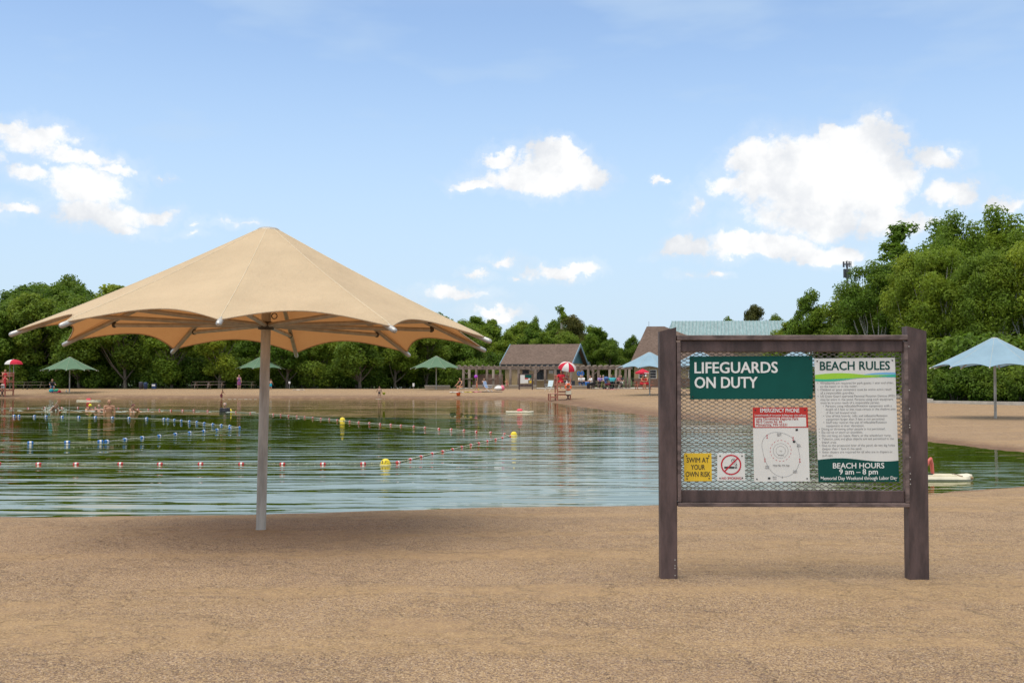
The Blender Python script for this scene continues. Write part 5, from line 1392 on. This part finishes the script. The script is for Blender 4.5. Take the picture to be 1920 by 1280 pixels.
def towel(px, D, w_, l, m, rz, label):
    o = at(px, D); b = MB(); n = 6
    vs = [(w_ * (i / n - .5), l * (j / n - .5), .02 + .015 * math.sin(i * 1.7 + j * 2.1)) for i in range(n + 1) for j in range(n + 1)]
    b.add(vs, [(i * (n + 1) + j, (i + 1) * (n + 1) + j, (i + 1) * (n + 1) + j + 1, i * (n + 1) + j + 1) for i in range(n) for j in range(n)], 0, True)
    b.add([(x, y, z - .02) for x, y, z in vs], [(i * (n + 1) + j, i * (n + 1) + j + 1, (i + 1) * (n + 1) + j + 1, (i + 1) * (n + 1) + j) for i in range(n) for j in range(n)])
    q = b.build('beach_towel', m); q.location = o; q.rotation_euler = (0, 0, rz); tag(q, label, 'towel', 'towels lying on the far beach')
pinkm = mat('pink_cloth', (.70, .16, .25), .85, .1, 4); yelm = mat('yellow_cloth', (.72, .62, .05), .85, .1, 4); turq = mat('turquoise_cloth', (.02, .38, .45), .85, .1, 4); grn = mat('bright_green_cloth', (.02, .42, .22), .85, .1, 4)
purp = mat('purple_vinyl', (.38, .05, .52), .4, .15, 6); navyc = mat('navy_cloth', (.02, .03, .07), .85, .2, 4); whitec = mat('white_cloth', (.75, .74, .72), .85, .05, 4)
towel(856, 101.5, 1.2, 1.8, whitec, .1, 'pale towel where the woman in black sits'); towel(881, 101.5, .9, 1.5, yelm, .2, 'yellow towel right of the woman in black'); towel(895, 101.8, 1.0, 1.3, pinkm, -.1, 'pink towel in front of the child with the purple ball'); towel(922, 101.8, 1.9, 1.2, navyc, .05, 'dark towel beneath the blue reclined chair')
towel(108, 104, 1.0, 1.2, pinkm, .3, 'pink towel beside the bags under the green umbrella at the left'); towel(560, 110, 1.1, 1.0, whitec, .2, 'white towel alone on the sand, right of the tan umbrella pole')
towel(1147, 108, 1.2, .8, pinkm, .1, 'pink towel on the sand in front of the stroller'); 
def bag(px, D, r, m, label, cat='bag'):
    o = at(px, D); b = MB(); b.ball((0, 0, r[2] * .9), r, 12, 8)
    for s in (-1, 1): b.tube([(s * r[0] * .5, 0, r[2] * 1.6), (s * r[0] * .3, 0, r[2] * 2.2), (-s * 0.0, 0, r[2] * 2.3)], .015, 5)
    q = b.build('beach_bag', m); q.location = o; tag(q, label, cat, 'bags and bundles on the far beach')
bag(97, 104, (.24, .2, .17), turq, 'turquoise beach bag in front of the person seated under the green umbrella')
bag(107, 104.5, (.30, .2, .14), grn, 'bright green bundle right of the turquoise bag'); bag(112, 104, (.16, .15, .10), red_m, 'small red bag beside the bright green bundle'); bag(125, 104, (.05, .05, .10), whitec, 'small white bottle bag left of the green umbrella pole')
bag(935, 106, (.42, .3, .22), whitec, 'white bundle of towels left of the small notice board'); bag(942, 106, (.22, .2, .24), pinkm, 'pink bag right of the white bundle'); bag(498.5, 110, (.12, .1, .1), blue_m, 'small blue bag beside the boy in turquoise shorts')
o = at(859.5, 96.2); b = MB(); b.lathe([(0, 0), (.13, 0), (.19, .26), (.20, .28), (.185, .28), (.125, .02)], 16); q = b.build('sand_bucket', orange_m); q.location = (o.x, o.y, o.z); tag(q, 'orange bucket at the water edge in front of the woman in black', 'bucket')
o = at(897.5, 107.5); b = MB(); b.ball((0, 0, .06), .07, 12, 8); q = b.build('toy_ball', yelm); q.location = o; tag(q, 'small yellow ball on the sand by the child with the purple ball', 'ball')
# mobile phone mast beyond the trees
ant_grey = mat('dull_grey_mast', (.12, .12, .13), .5, .2, 4); ms = at(1590, 240); mast = thing('phone_mast', 'tall grey phone mast with clusters of antennas beside the birches', 'mast', ms)
hm = CAM_H + (HORIZON - 488) / FPX * 240 - ms.z
b = MB(); b.lathe([(0, -1), (.45, -1), (.20, hm - 1), (.1, hm), (0, hm)], 12); b.build('pole', ant_grey, mast)
ant = mat('grey_antenna', (.07, .07, .08), .5, .2, 4)
for py, hh, rr in ((495, 1.2, .85), (512, 1.9, .75), (553, 1.6, .8), (574, 1.6, .7)):
    z = CAM_H + (HORIZON - py) / FPX * 240 - ms.z
    fr = MB(); fr.lathe([(rr * .8, z - .08), (rr * .86, z - .08), (rr * .86, z + .08), (rr * .8, z + .08)], 18)
    for k in range(3): a = k * 2.094 + .2; fr.tube([(0, 0, z), (rr * .83 * math.cos(a), rr * .83 * math.sin(a), z)], .06, 5)
    fo = fr.build('antenna_platform', ant, mast)
    for k in range(9):
        a = k * .698 + py; b = MB(); b.box((rr * math.cos(a), rr * math.sin(a), z), (.12, .26, hh), (0, 0, a), bev=.02); b.build('antenna', ant, fo)
# ------------------------------------------------------------------ people
skin_a = mat('light_skin', (0.52, 0.30, 0.21), .55, .10, 6); skin_b = mat('tanned_skin', (0.46, 0.225, 0.125), .55, .10, 6)
hair_d = mat('dark_brown_hair', (0.035, 0.02, 0.014), .6, .2, 20); hair_l = mat('light_brown_hair', (0.22, 0.12, 0.06), .6, .2, 20); hair_g = mat('grey_hair', (0.30, 0.29, 0.27), .6, .2, 20); hair_r = mat('reddish_hair', (0.12, 0.03, 0.02), .6, .2, 20)
eye_m = mat('dark_eye', (0.02, 0.015, 0.012), .3, .1, 5)
cl = {'red': mat('red_cloth', (0.52, .015, .03), .85, .08, 4), 'black': mat('black_cloth', (.015, .015, .018), .85, .1, 4), 'white': whitec, 'teal': mat('teal_cloth', (.05, .42, .48), .85, .08, 4), 'turq': mat('turquoise_shorts_cloth', (.01, .36, .50), .85, .08, 4),
      'purple': mat('lilac_cloth', (.30, .22, .48), .85, .08, 4), 'pink': mat('rose_cloth', (.50, .14, .18), .85, .08, 4), 'blue': mat('denim_blue_cloth', (.06, .13, .32), .85, .15, 4), 'dark': mat('charcoal_cloth', (.03, .03, .035), .85, .1, 4),
      'pattern': mat('red_blue_pattern_cloth', (.42, .06, .12), .85, .1, 9, col2=(.10, .12, .38)), 'maroon': mat('maroon_cloth', (.16, .02, .035), .85, .1, 4), 'grey': mat('blue_grey_cloth', (.14, .19, .26), .85, .1, 4), 'olive': mat('olive_cloth', (.20, .21, .06), .85, .1, 4)}
def remeshed(mb, name, m, voxel, smooth=3):
    me = mb.mesh(name, m); o = bpy.data.objects.new(name, me); COL.objects.link(o)
    r = o.modifiers.new('r', 'REMESH'); r.mode = 'VOXEL'; r.voxel_size = voxel; r.use_smooth_shade = True
    s = o.modifiers.new('s', 'SMOOTH'); s.factor = .5; s.iterations = smooth
    bpy.context.view_layer.update()
    out = bpy.data.meshes.new_from_object(o.evaluated_get(_dg()))
    bpy.data.objects.remove(o); bpy.data.meshes.remove(me)
    out.materials.clear(); out.materials.append(m); out.name = name
    return out
def person(loc, rz, label, H=1.7, skin=None, hair=hair_d, pose=None, wear=(), long_hair=False, bald=False, group=None, tilt=0.0, sink=None, child=False, female=False, voxel=None, cap=None):
    """pose: lean, head (turn), arms ((swing, out, elbow) for his right and left), legs ((hip, out, knee) right and left); faces -Y before rz"""
    skin = skin or skin_b
    P = dict(lean=2, head=0, nod=0, arms=((8, 8, 15), (8, 8, 15)), legs=((2, 3, 4), (-2, 3, 4))); P.update(pose or {})
    hs = 1.18 if child else 1.0; sw = .112 if female or child else .125; hwid = .056
    def dirv_(sw_, out, side): return Vector((side * math.sin(R(out)), -math.sin(R(sw_)) * math.cos(R(out)), -math.cos(R(sw_)) * math.cos(R(out))))
    up = Vector((0, -math.sin(R(P['lean'])), math.cos(R(P['lean'])))); fw = Vector((0, -up.z, up.y)); X = Vector((1, 0, 0))
    pel = Vector((0, 0, 0)); J = {}
    waist, chest, neck = pel + up * .10, pel + up * .215, pel + up * .305
    nd = Vector((0, -math.sin(R(P['lean'] * .6 + P['nod'])), math.cos(R(P['lean'] * .6 + P['nod']))))
    head = neck + nd * .110 * hs + fw * .012
    limbs = []; mb = MB()
    tr = .058 if not female else .052
    mb.capsule(pel - X * .030 - up * .01, pel + X * .030 - up * .01, .066, .066); mb.capsule(pel, waist, .066, tr + .006); mb.capsule(waist, chest, tr + .004, .070)
    mb.capsule(waist - X * .026, chest - X * .045, .050, .058); mb.capsule(waist + X * .026, chest + X * .045, .050, .058); mb.capsule(pel - X * .035, waist - X * .026, .055, .05); mb.capsule(pel + X * .035, waist + X * .026, .055, .05)
    mb.capsule(chest, neck - up * .015, .066, .036); mb.capsule(neck - up * .02, head - nd * .03, .030 * (1 if not female else .88), .028)
    if female:
        for s in (-1, 1): mb.ball(chest + X * s * .036 + fw * .052 - up * .012, .030, 10, 8)
    hr = .055 * hs
    q = Matrix.Rotation(R(P['head']), 4, 'Z') @ nd.to_track_quat('Z', 'Y').to_matrix().to_4x4() @ Matrix.Rotation(0, 4, 'Z')
    fh = (Matrix.Rotation(R(P['head']), 4, 'Z') @ fw.to_4d()).to_3d().normalized(); sh_ = nd.cross(fh).normalized()
    mb.ball(head + nd * .008, (hr * .92, hr * 1.08, hr * 1.16), 14, 10, 0)
    mb.ball(head - nd * .032 * hs + fh * .014, (hr * .70, hr * .78, hr * .62), 12, 8)
    mb.capsule(head + fh * hr * 1.00 + nd * .004, head + fh * hr * 1.20 - nd * .018 * hs, .006, .010, 8)                   # nose
    mb.capsule(head + fh * hr * .98 - nd * .036 * hs - sh_ * .012, head + fh * hr * .98 - nd * .036 * hs + sh_ * .012, .007, .007, 6)   # lips
    for s in (-1, 1): mb.ball(head + sh_ * s * hr * .95 - nd * .006, (.009, .012, .018), 8, 6)
    ends = []
    for s, A_, sgn in ((-1, P['arms'][0], 'r'), (1, P['arms'][1], 'l')):
        S = neck - up * .022 + X * s * sw; d1 = dirv_(A_[0], A_[1], s); E = S + d1 * .172; d2 = dirv_(A_[0] + A_[2], A_[1] * .6 if len(A_) < 4 else A_[3], s); W_ = E + d2 * .145
        mb.capsule(neck - up * .012 + X * s * .03, S, .034, .036); mb.capsule(S, S.lerp(E, .45), .036, .032); mb.capsule(S.lerp(E, .45), E, .032, .024); mb.capsule(E, E.lerp(W_, .35), .025, .026); mb.capsule(E.lerp(W_, .35), W_, .026, .016)
        pa = W_ + d2 * .050; side = Vector((0, -1, 0)) if abs(d2.y) < .8 else Vector((-s, 0, 0)); side = (side - d2 * side.dot(d2)).normalized(); nrm_ = d2.cross(side)
        mb.capsule(W_ + d2 * .006, pa - side * .008, .014, .017); mb.capsule(W_ + d2 * .006, pa + side * .009, .014, .016)
        for f_, ln in ((-.018, .036), (-.006, .045), (.006, .048), (.018, .042)):
            k0 = pa + side * f_; k1 = k0 + d2 * ln * .55; k2 = k1 + (d2 * .8 + nrm_ * .5 * -s).normalized() * ln * .5
            mb.capsule(k0, k1, .0062, .0058, 6); mb.capsule(k1, k2, .0058, .0048, 6)
        th = W_ + d2 * .018 + side * .014; mb.capsule(th, th + (d2 * .7 + side * .7) * .040, .0075, .0060, 6)
        limbs.append((S, E, W_))
    legs = []
    for s, L_ in ((-1, P['legs'][0]), (1, P['legs'][1])):
        Hp = pel + X * s * hwid - Vector((0, 0, .012)); d1 = dirv_(L_[0], L_[1], s); K = Hp + d1 * .238; d2 = dirv_(L_[0] - L_[2], L_[1] * .4 if len(L_) < 4 else L_[3], s); An = K + d2 * .240
        mb.capsule(Hp, Hp.lerp(K, .5), .060, .050); mb.capsule(Hp.lerp(K, .5), K, .050, .036); mb.capsule(K, K.lerp(An, .32), .036, .036); mb.capsule(K.lerp(An, .32), An, .036, .021)
        fd = Vector((d2.x * .2, -1, 0)) if d2.z < -.5 else Vector((0, d2.z * -.2 - .2, .9)); fd = (fd - d2 * fd.dot(d2) * .85).normalized()
        hl = An + d2 * .018 - fd * .014
        mb.capsule(hl, An + d2 * .024 + fd * .070, .020, .017); mb.capsule(An, An + fd * .06 + d2 * .022, .020, .014); mb.capsule(An + d2 * .027 + fd * .070, An + d2 * .028 + fd * .105, .016, .011)
        legs.append((Hp, K, An))
    low = min(v[2] for v in mb.v)
    zoff = -low if sink is None else sink
    def scale_up(m_):
        m_.v = [(x * H, y * H, (z + zoff) * H) for x, y, z in m_.v]; return m_
    vx = voxel or .0098 * H
    body = remeshed(scale_up(mb), 'person', skin, vx, 2)
    o = link('person', body); o.location = loc; o.rotation_euler = (R(tilt), 0, rz); tag(o, label, 'person', group)
    def part(name, m_, mt, vox=None):
        me = remeshed(scale_up(m_), name, mt, vox or .012 * H, 2) if vox != 0 else scale_up(m_).mesh(name, mt)
        return link(name, me, o)
    e = MB()
    for s in (-1, 1): e.ball(head + fh * hr * .99 + sh_ * s * .020 * hs + nd * .006, .0075, 8, 6)
    part('eyes', e, eye_m, 0)
    if not bald:
        h = MB(); h.ball(head + nd * .016 - fh * .010, (hr * 1.04, hr * 1.08, hr * 1.10), 14, 10); h.capsule(head - fh * .035 - nd * .02, head - fh * .02 + nd * .03, .040 * hs, .045 * hs)
        if long_hair: h.capsule(head - fh * .042, neck - fh * .052 - up * .06, .040, .028)
        # cut the face free
        h2 = remeshed(scale_up(h), 'hair', hair, .012 * H, 1)
        import bmesh
        bm = bmesh.new(); bm.from_mesh(h2)
        c_ = (head + nd * .02 + fh * hr * .34); c_ = Vector((c_.x * H, c_.y * H, (c_.z + zoff) * H)); n_ = (fh * .85 - nd * .55).normalized()
        bmesh.ops.bisect_plane(bm, geom=bm.verts[:] + bm.edges[:] + bm.faces[:], plane_co=c_, plane_no=n_, clear_outer=True)
        bm.to_mesh(h2); bm.free(); link('hair', h2, o)
    if cap:
        h = MB(); h.ball(head + nd * .018, (hr * 1.05, hr * 1.12, hr * 1.12), 14, 10); part('swim_cap', h, cap)
    for kind, mt in wear:
        g = MB(); f = 1.0; i_ = .010
        if kind in ('trunks', 'trousers', 'shorts', 'suit', 'brief', 'dress'):
            g.capsule(pel - X * .030 - up * .01, pel + X * .030 - up * .01, .066 + i_, .066 + i_); g.capsule(pel - X * .03, waist - X * .02 - up * .03, .058 + i_, .052 + i_); g.capsule(pel + X * .03, waist + X * .02 - up * .03, .058 + i_, .052 + i_)
        if kind in ('trunks', 'shorts', 'trousers', 'dress'):
            for Hp, K, An in legs:
                g.capsule(Hp, Hp.lerp(K, .75 if kind != 'trousers' else 1), .060 + i_, (.050 if kind != 'trousers' else .038) + i_ + .004)
                if kind == 'trousers': g.capsule(K, K.lerp(An, .92), .038 + i_, .030 + i_)
        if kind in ('shirt', 'suit', 'dress', 'top'):
            lo = waist if kind != 'top' else chest - up * .05
            g.capsule(lo, chest, tr + i_, .070 + i_); g.capsule(lo - X * .024, chest - X * .043, .05 + i_, .058 + i_); g.capsule(lo + X * .024, chest + X * .043, .05 + i_, .058 + i_)
            if kind in ('shirt', 'dress'): g.capsule(pel + up * .02, waist, .066 + i_ * 1.2, tr + i_ * 1.4)
            if female:
                for s in (-1, 1): g.ball(chest + X * s * .036 + fw * .053 - up * .012, .030 + i_ * .8, 10, 8)
            if kind != 'top': g.capsule(chest, neck - up * .035, .066 + i_, .040 + i_)
        if kind == 'shirt':
            for S, E, W_ in limbs: g.capsule(neck - up * .03, S, .038 + i_, .036 + i_); g.capsule(S, S.lerp(E, .6), .036 + i_, .034 + i_)
        part({'suit': 'swimsuit', 'brief': 'swim_briefs', 'top': 'bikini_top', 'trunks': 'swim_shorts'}.get(kind, kind), g, mt)
    return o
SIT = dict(lean=-4, arms=((30, 10, 55), (30, 10, 55)), legs=((84, 6, 84), (84, 6, 84)))
def ground_person(px, D, rz, label, dz=0.0, **k): 
    p = at(px, D); p.z += dz; return person(p, rz, label, **k)
def water_person(px, py, label, depth, rz=0.0, **k):
    """depth: how much of the body's height is under water"""
    x, y = wpt(px, py); return person(Vector((x, y, WATER_Z)), rz, label, sink=None, **k)
# lifeguards on their towers
c_ = at(8, 99.5)
person(Vector((c_.x + .16, 99.4, c_.z + 1.40)), R(35), 'lifeguard in a red swimsuit sitting on the tower numbered 2', 1.68, skin_b, hair_l, dict(SIT, arms=((40, 12, 60), (20, 10, 50)), legs=((75, 6, 60), (85, 4, 75))), (('suit', cl['red']),), True, female=True, sink=.075)
g = MB(); g.box((0, 0, 0), (.20, .16, .85), (R(6), 0, R(10)), bev=.07); tag(g.build('rescue_tube', red_m, None, (c_.x + .40, 98.8, c_.z + 1.22)), 'red rescue tube leaning on the front of the tower numbered 2', 'rescue tube')
c_ = at(1055, 84)
person(Vector((c_.x - .12, 83.95, c_.z + 1.25)), R(-30), 'lifeguard in red seated on the middle tower beside the life ring', 1.7, skin_b, hair_r, dict(SIT, arms=((50, 10, 70), (35, 12, 60))), (('shirt', cl['red']), ('shorts', cl['red'])), sink=.075)
# on the far beach
ground_person(98, 105, R(30), 'person in dark clothes sitting on the sand under the green umbrella at the left', H=1.6, skin=skin_a, hair=hair_r, pose=dict(lean=18, arms=((45, 8, 40), (45, 8, 40)), legs=((105, 8, 115), (95, 8, 105))), wear=(('shirt', cl['dark']), ('shorts', cl['blue'])))
ground_person(448.5, 112, R(15), 'standing woman in a red and blue patterned wrap by the picnic tables', H=1.42, skin=skin_a, hair=hair_r, pose=dict(arms=((35, 8, 85), (5, 8, 20))), wear=(('dress', cl['pattern']),), female=True, long_hair=True)
ground_person(508, 111.5, R(160), 'boy in turquoise shorts standing just right of the tan umbrella pole', H=.98, skin=skin_a, hair=hair_l, pose=dict(arms=((10, 12, 30), (10, 12, 40))), wear=(('shorts', cl['turq']),), child=True)
ground_person(864.5, 101.8, R(-40), 'woman in a black swimsuit sitting on the pale towel', H=1.6, skin=skin_b, hair=hair_d, pose=dict(lean=12, arms=((35, 10, 20), (30, 10, 30)), legs=((95, 6, 100), (80, 6, 70))), wear=(('suit', cl['black']),), female=True, long_hair=True)
b_ = ground_person(894, 107, R(100), 'child holding a purple ball above the head', H=1.02, skin=skin_b, hair=hair_d, pose=dict(arms=((165, 8, 15), (165, 8, 15)), legs=((12, 3, 8), (-10, 3, 14))), wear=(('shorts', mat('orange_cloth', (.5, .17, .10), .85, .1, 4)),), child=True)
q_ = at(892.8, 107); bb = MB(); bb.ball((0, 0, 0), .17, 16, 12); tag(bb.build('play_ball', purp, None, (q_.x - .02, 106.98, q_.z + 1.30)), 'purple play ball held up by a child', 'ball')
ground_person(907.5, 108, R(10), 'child in a blue wrap standing in front of the brick screen', H=1.05, skin=skin_a, hair=hair_l, pose=dict(arms=((30, 25, 100), (30, 25, 100))), wear=(('shorts', cl['grey']),), child=True, female=True)
ground_person(950.5, 112.5, R(-20), 'child in pale swimwear running by the concession wall', H=1.0, skin=skin_b, hair=hair_d, pose=dict(lean=10, arms=((50, 15, 70), (-30, 15, 60)), legs=((30, 3, 45), (-20, 3, 30))), wear=(('brief', cl['pink']),), child=True)
# at the picnic tables
crowd = [(1088, 114.6, 20, 'man in a white shirt and jeans seated by the blue barrel', 'white', 'blue', hair_g, 1), (1092.5, 115, -30, 'person in a white top bending at the table next to the blue barrel', 'white', 'blue', hair_l, 1),
 (1125, 113.6, 10, 'woman in a lilac shirt seated at the picnic table', 'purple', 'dark', hair_d, 1), (1132.5, 113.5, -60, 'person in a white shirt and olive shorts seated at the picnic table', 'white', 'olive', hair_g, 1),
 (1146, 115, 170, 'first of two people in teal shirts seated back to back with the sand', 'teal', 'dark', hair_l, 1), (1150, 115, 190, 'second of two people in teal shirts, right of the other', 'teal', 'dark', hair_d, 1),
 (1158.5, 115.6, 60, 'person in a rose shirt seated right of the teal shirts', 'pink', 'dark', hair_d, 1), (1165, 116.5, -20, 'person in charcoal clothes seated deep under the pergola', 'dark', 'white', hair_d, 1)]
for px, D, rz, lb, a, b_, hr_, s_ in crowd:
    ground_person(px, D, R(rz), lb, dz=.46 - .0, H=1.66, skin=skin_a, hair=hr_, pose=dict(SIT, lean=8), wear=(('shirt', cl[a]), ('trousers', cl[b_])), sink=.075, voxel=.022, group='people at the picnic tables')
ground_person(1110, 110.5, R(-70), 'person with dark hair and a pale shirt sitting at the sand edge of the paving', dz=.42, H=1.75, skin=skin_b, hair=hair_d, pose=dict(SIT, lean=14), wear=(('shirt', cl['white']), ('trousers', cl['black'])), sink=.075, voxel=.022, long_hair=True, group='people at the picnic tables')
o = at(1110.5, 110.5); bb = MB(); bb.box((0, 0, .38), (.42, .42, .04)); [bb.box((x, y, .18), (.035, .035, .38)) for x in (-.18, .18) for y in (-.18, .18)]; bb.box((0, .2, .66), (.42, .03, .5)); tag(bb.build('dark_chair', black_m, None, o, (0, 0, R(-70))), 'dark chair at the sand edge of the paving', 'chair')
for px, rz, lb, hr_ in ((1202.5, 50, 'lifeguard in red at the table under the red parasol, on the left', hair_d), (1213, -50, 'lifeguard in red at the table under the red parasol, wearing a pale cap', hair_l)):
    ground_person(px, 108.2, R(rz), lb, dz=.46, H=1.7, skin=skin_b, hair=hr_, pose=dict(SIT, lean=14), wear=(('shorts', cl['red']), ('top', cl['red'])), sink=.075, voxel=.02, cap=whitec if rz < 0 else None, bald=rz < 0)
# stroller
o = thing('stroller', 'blue and maroon stroller parked at the sand edge beside the picnic table', 'stroller', at(1139.5, 110.5), R(60))
bb = MB(); bb.box((0, 0, .48), (.42, .5, .2), (R(-12), 0, 0), bev=.05); bb.build('seat', cl['maroon'], o)
bb = MB(); bb.box((0, .26, .82), (.42, .08, .55), (R(-20), 0, 0), bev=.03); bb.ball((0, .18, 1.05), (.23, .28, .2), 12, 8); bb.build('hood', cl['blue'], o)
bb = MB(); bb.tube([(-.22, .5, 1.0), (-.22, .1, .5), (-.22, -.4, .12)], .014, 6); bb.tube([(.22, .5, 1.0), (.22, .1, .5), (.22, -.4, .12)], .014, 6); bb.tube([(-.22, .5, 1.0), (.22, .5, 1.0)], .018, 6); bb.tube([(-.22, .35, .12), (-.22, -.05, .55)], .014, 6); bb.tube([(.22, .35, .12), (.22, -.05, .55)], .014, 6); bb.build('frame', black_m, o)
for x in (-.24, .24):
    for y in (-.4, .35):
        bb = MB(); bb.lathe([(.0, -.02), (.10, -.025), (.12, 0), (.10, .025), (0, .02)], 14, Matrix.Rotation(R(90), 4, 'Y')); bb.build('wheel', black_m, o, (x, y, .12))
# in and beside the water
def wade(px, py, deep, rz, label, **k):
    x, y = wpt(px, py); o_ = person(Vector((x, y, WATER_Z - deep)), rz, label, **k); return o_
wade(206, 772, 1.17, R(10), 'bald bare chested man standing waist deep in the pond', H=1.78, skin=skin_b, bald=True, pose=dict(arms=((16, 5, 30), (5, 12, 50)), head=15), wear=(('trunks', cl['dark']),), voxel=.0125)
wade(415.5, 747.5, .22, R(60), 'bare chested man bending as he wades at the far water edge', H=1.02, skin=skin_b, hair=hair_d, pose=dict(lean=22, arms=((35, 8, 30), (35, 8, 30)), legs=((25, 4, 20), (-5, 4, 10))), wear=(('trunks', cl['maroon']),))
wade(711.5, 747.2, .10, R(175), 'person in dark briefs wading at the far water edge, seen from behind', H=1.12, skin=skin_a, hair=hair_l, pose=dict(lean=4, arms=((10, 14, 30), (20, 25, 40)), legs=((4, 4, 8), (-4, 4, 8))), wear=(('brief', cl['black']),))
o = at(718.5, 95.0); bb = MB(); bb.lathe([(0, 0), (.09, 0), (.13, .18), (.14, .2), (.12, .2), (.09, .02)], 14); tag(bb.build('toy_bucket', yelm, None, (o.x + .12, 94.6, WATER_Z + .35)), 'yellow toy bucket beside the wader seen from behind', 'bucket')
wade(166, 768, 1.28, R(60), 'swimmer in a yellow cap, left of the bald man', H=1.6, skin=skin_b, bald=True, pose=dict(lean=10, nod=15, arms=((60, 20, 20), (60, 20, 20))), wear=(('trunks', cl['blue']),), cap=mat('yellow_cap', (.80, .68, .02), .5, .05, 5), voxel=.018)
wade(188, 769.5, 1.18, R(-20), 'pale swimmer with arms raised just left of the bald man', H=1.5, skin=skin_a, hair=hair_l, pose=dict(arms=((50, 75, 40), (50, 75, 40))), wear=(('trunks', cl['red']),), voxel=.018)
wade(244, 771, 1.12, R(70), 'swimmer with reddish dark hair low in the water, right of the bald man', H=1.55, skin=skin_b, hair=hair_r, pose=dict(lean=25, arms=((60, 30, 20), (60, 30, 20))), wear=(('trunks', cl['black']),), voxel=.018, long_hair=True)
wade(260, 771.5, 1.20, R(-70), 'swimmer lying low in the water behind the reddish haired swimmer', H=1.5, skin=skin_a, hair=hair_l, pose=dict(lean=30, arms=((60, 30, 20), (60, 30, 20))), wear=(('trunks', cl['red']),), voxel=.018)
wade(422.5, 771.5, 1.18, R(10), 'grey haired swimmer in a dark shirt beside a yellow buoy', H=1.62, skin=skin_a, hair=hair_g, wear=(('shirt', cl['dark']),), voxel=.018)
wade(93, 769, 0.95, R(80), 'swimmer half hidden by white splashes on the left', H=1.5, skin=skin_a, hair=hair_l, pose=dict(lean=50, nod=20, arms=((120, 20, 20), (40, 20, 20))), wear=(('trunks', cl['pink']),), voxel=.018)
# splash and disturbed water round the swimmers
sm_ = bpy.data.materials.new('white_splash'); sm_.use_nodes = True; b_ = sm_.node_tree.nodes['Principled BSDF']; b_.inputs['Base Color'].default_value = (.62, .70, .62, 1); b_.inputs['Roughness'].default_value = .4
x, y = wpt(100, 768.5); rs_ = random.Random(4); sp = MB()
for k in range(150):
    a = rs_.uniform(0, 6.28); q = abs(rs_.gauss(0, .30)); h_ = max(0, rs_.gauss(.12, .14)) * max(0, 1 - q); sp.ball((math.cos(a) * q, math.sin(a) * q * .7, h_), rs_.uniform(.008, .026) * (1.3 if h_ < .1 else 1), 6, 4)
q_ = sp.build('splash', sm_, None, (x, y, WATER_Z)); q_['kind'] = 'stuff'
fo_ = MB()
for cx_, cy_, rx_, ry_, n in ((90, 769, 3.2, .9, 16), (190, 771, 3.6, .9, 18), (255, 771.5, 1.8, .7, 10), (430, 772, 2.2, .8, 12), (440, 748.3, 1.9, .3, 12), (715, 748,    .4, .2, 5)):
    x, y = wpt(cx_, cy_)
    for k in range(n):
        a = rs_.uniform(0, 6.28); q = math.sqrt(rs_.random()); w_ = rs_.uniform(.05, .22); 
        fo_.ball((x + math.cos(a) * q * rx_, y + math.sin(a) * q * ry_, WATER_Z + .002), (w_, w_ * .12, .006), 8, 4)
q_ = fo_.build('water_foam', sm_); q_['kind'] = 'stuff'
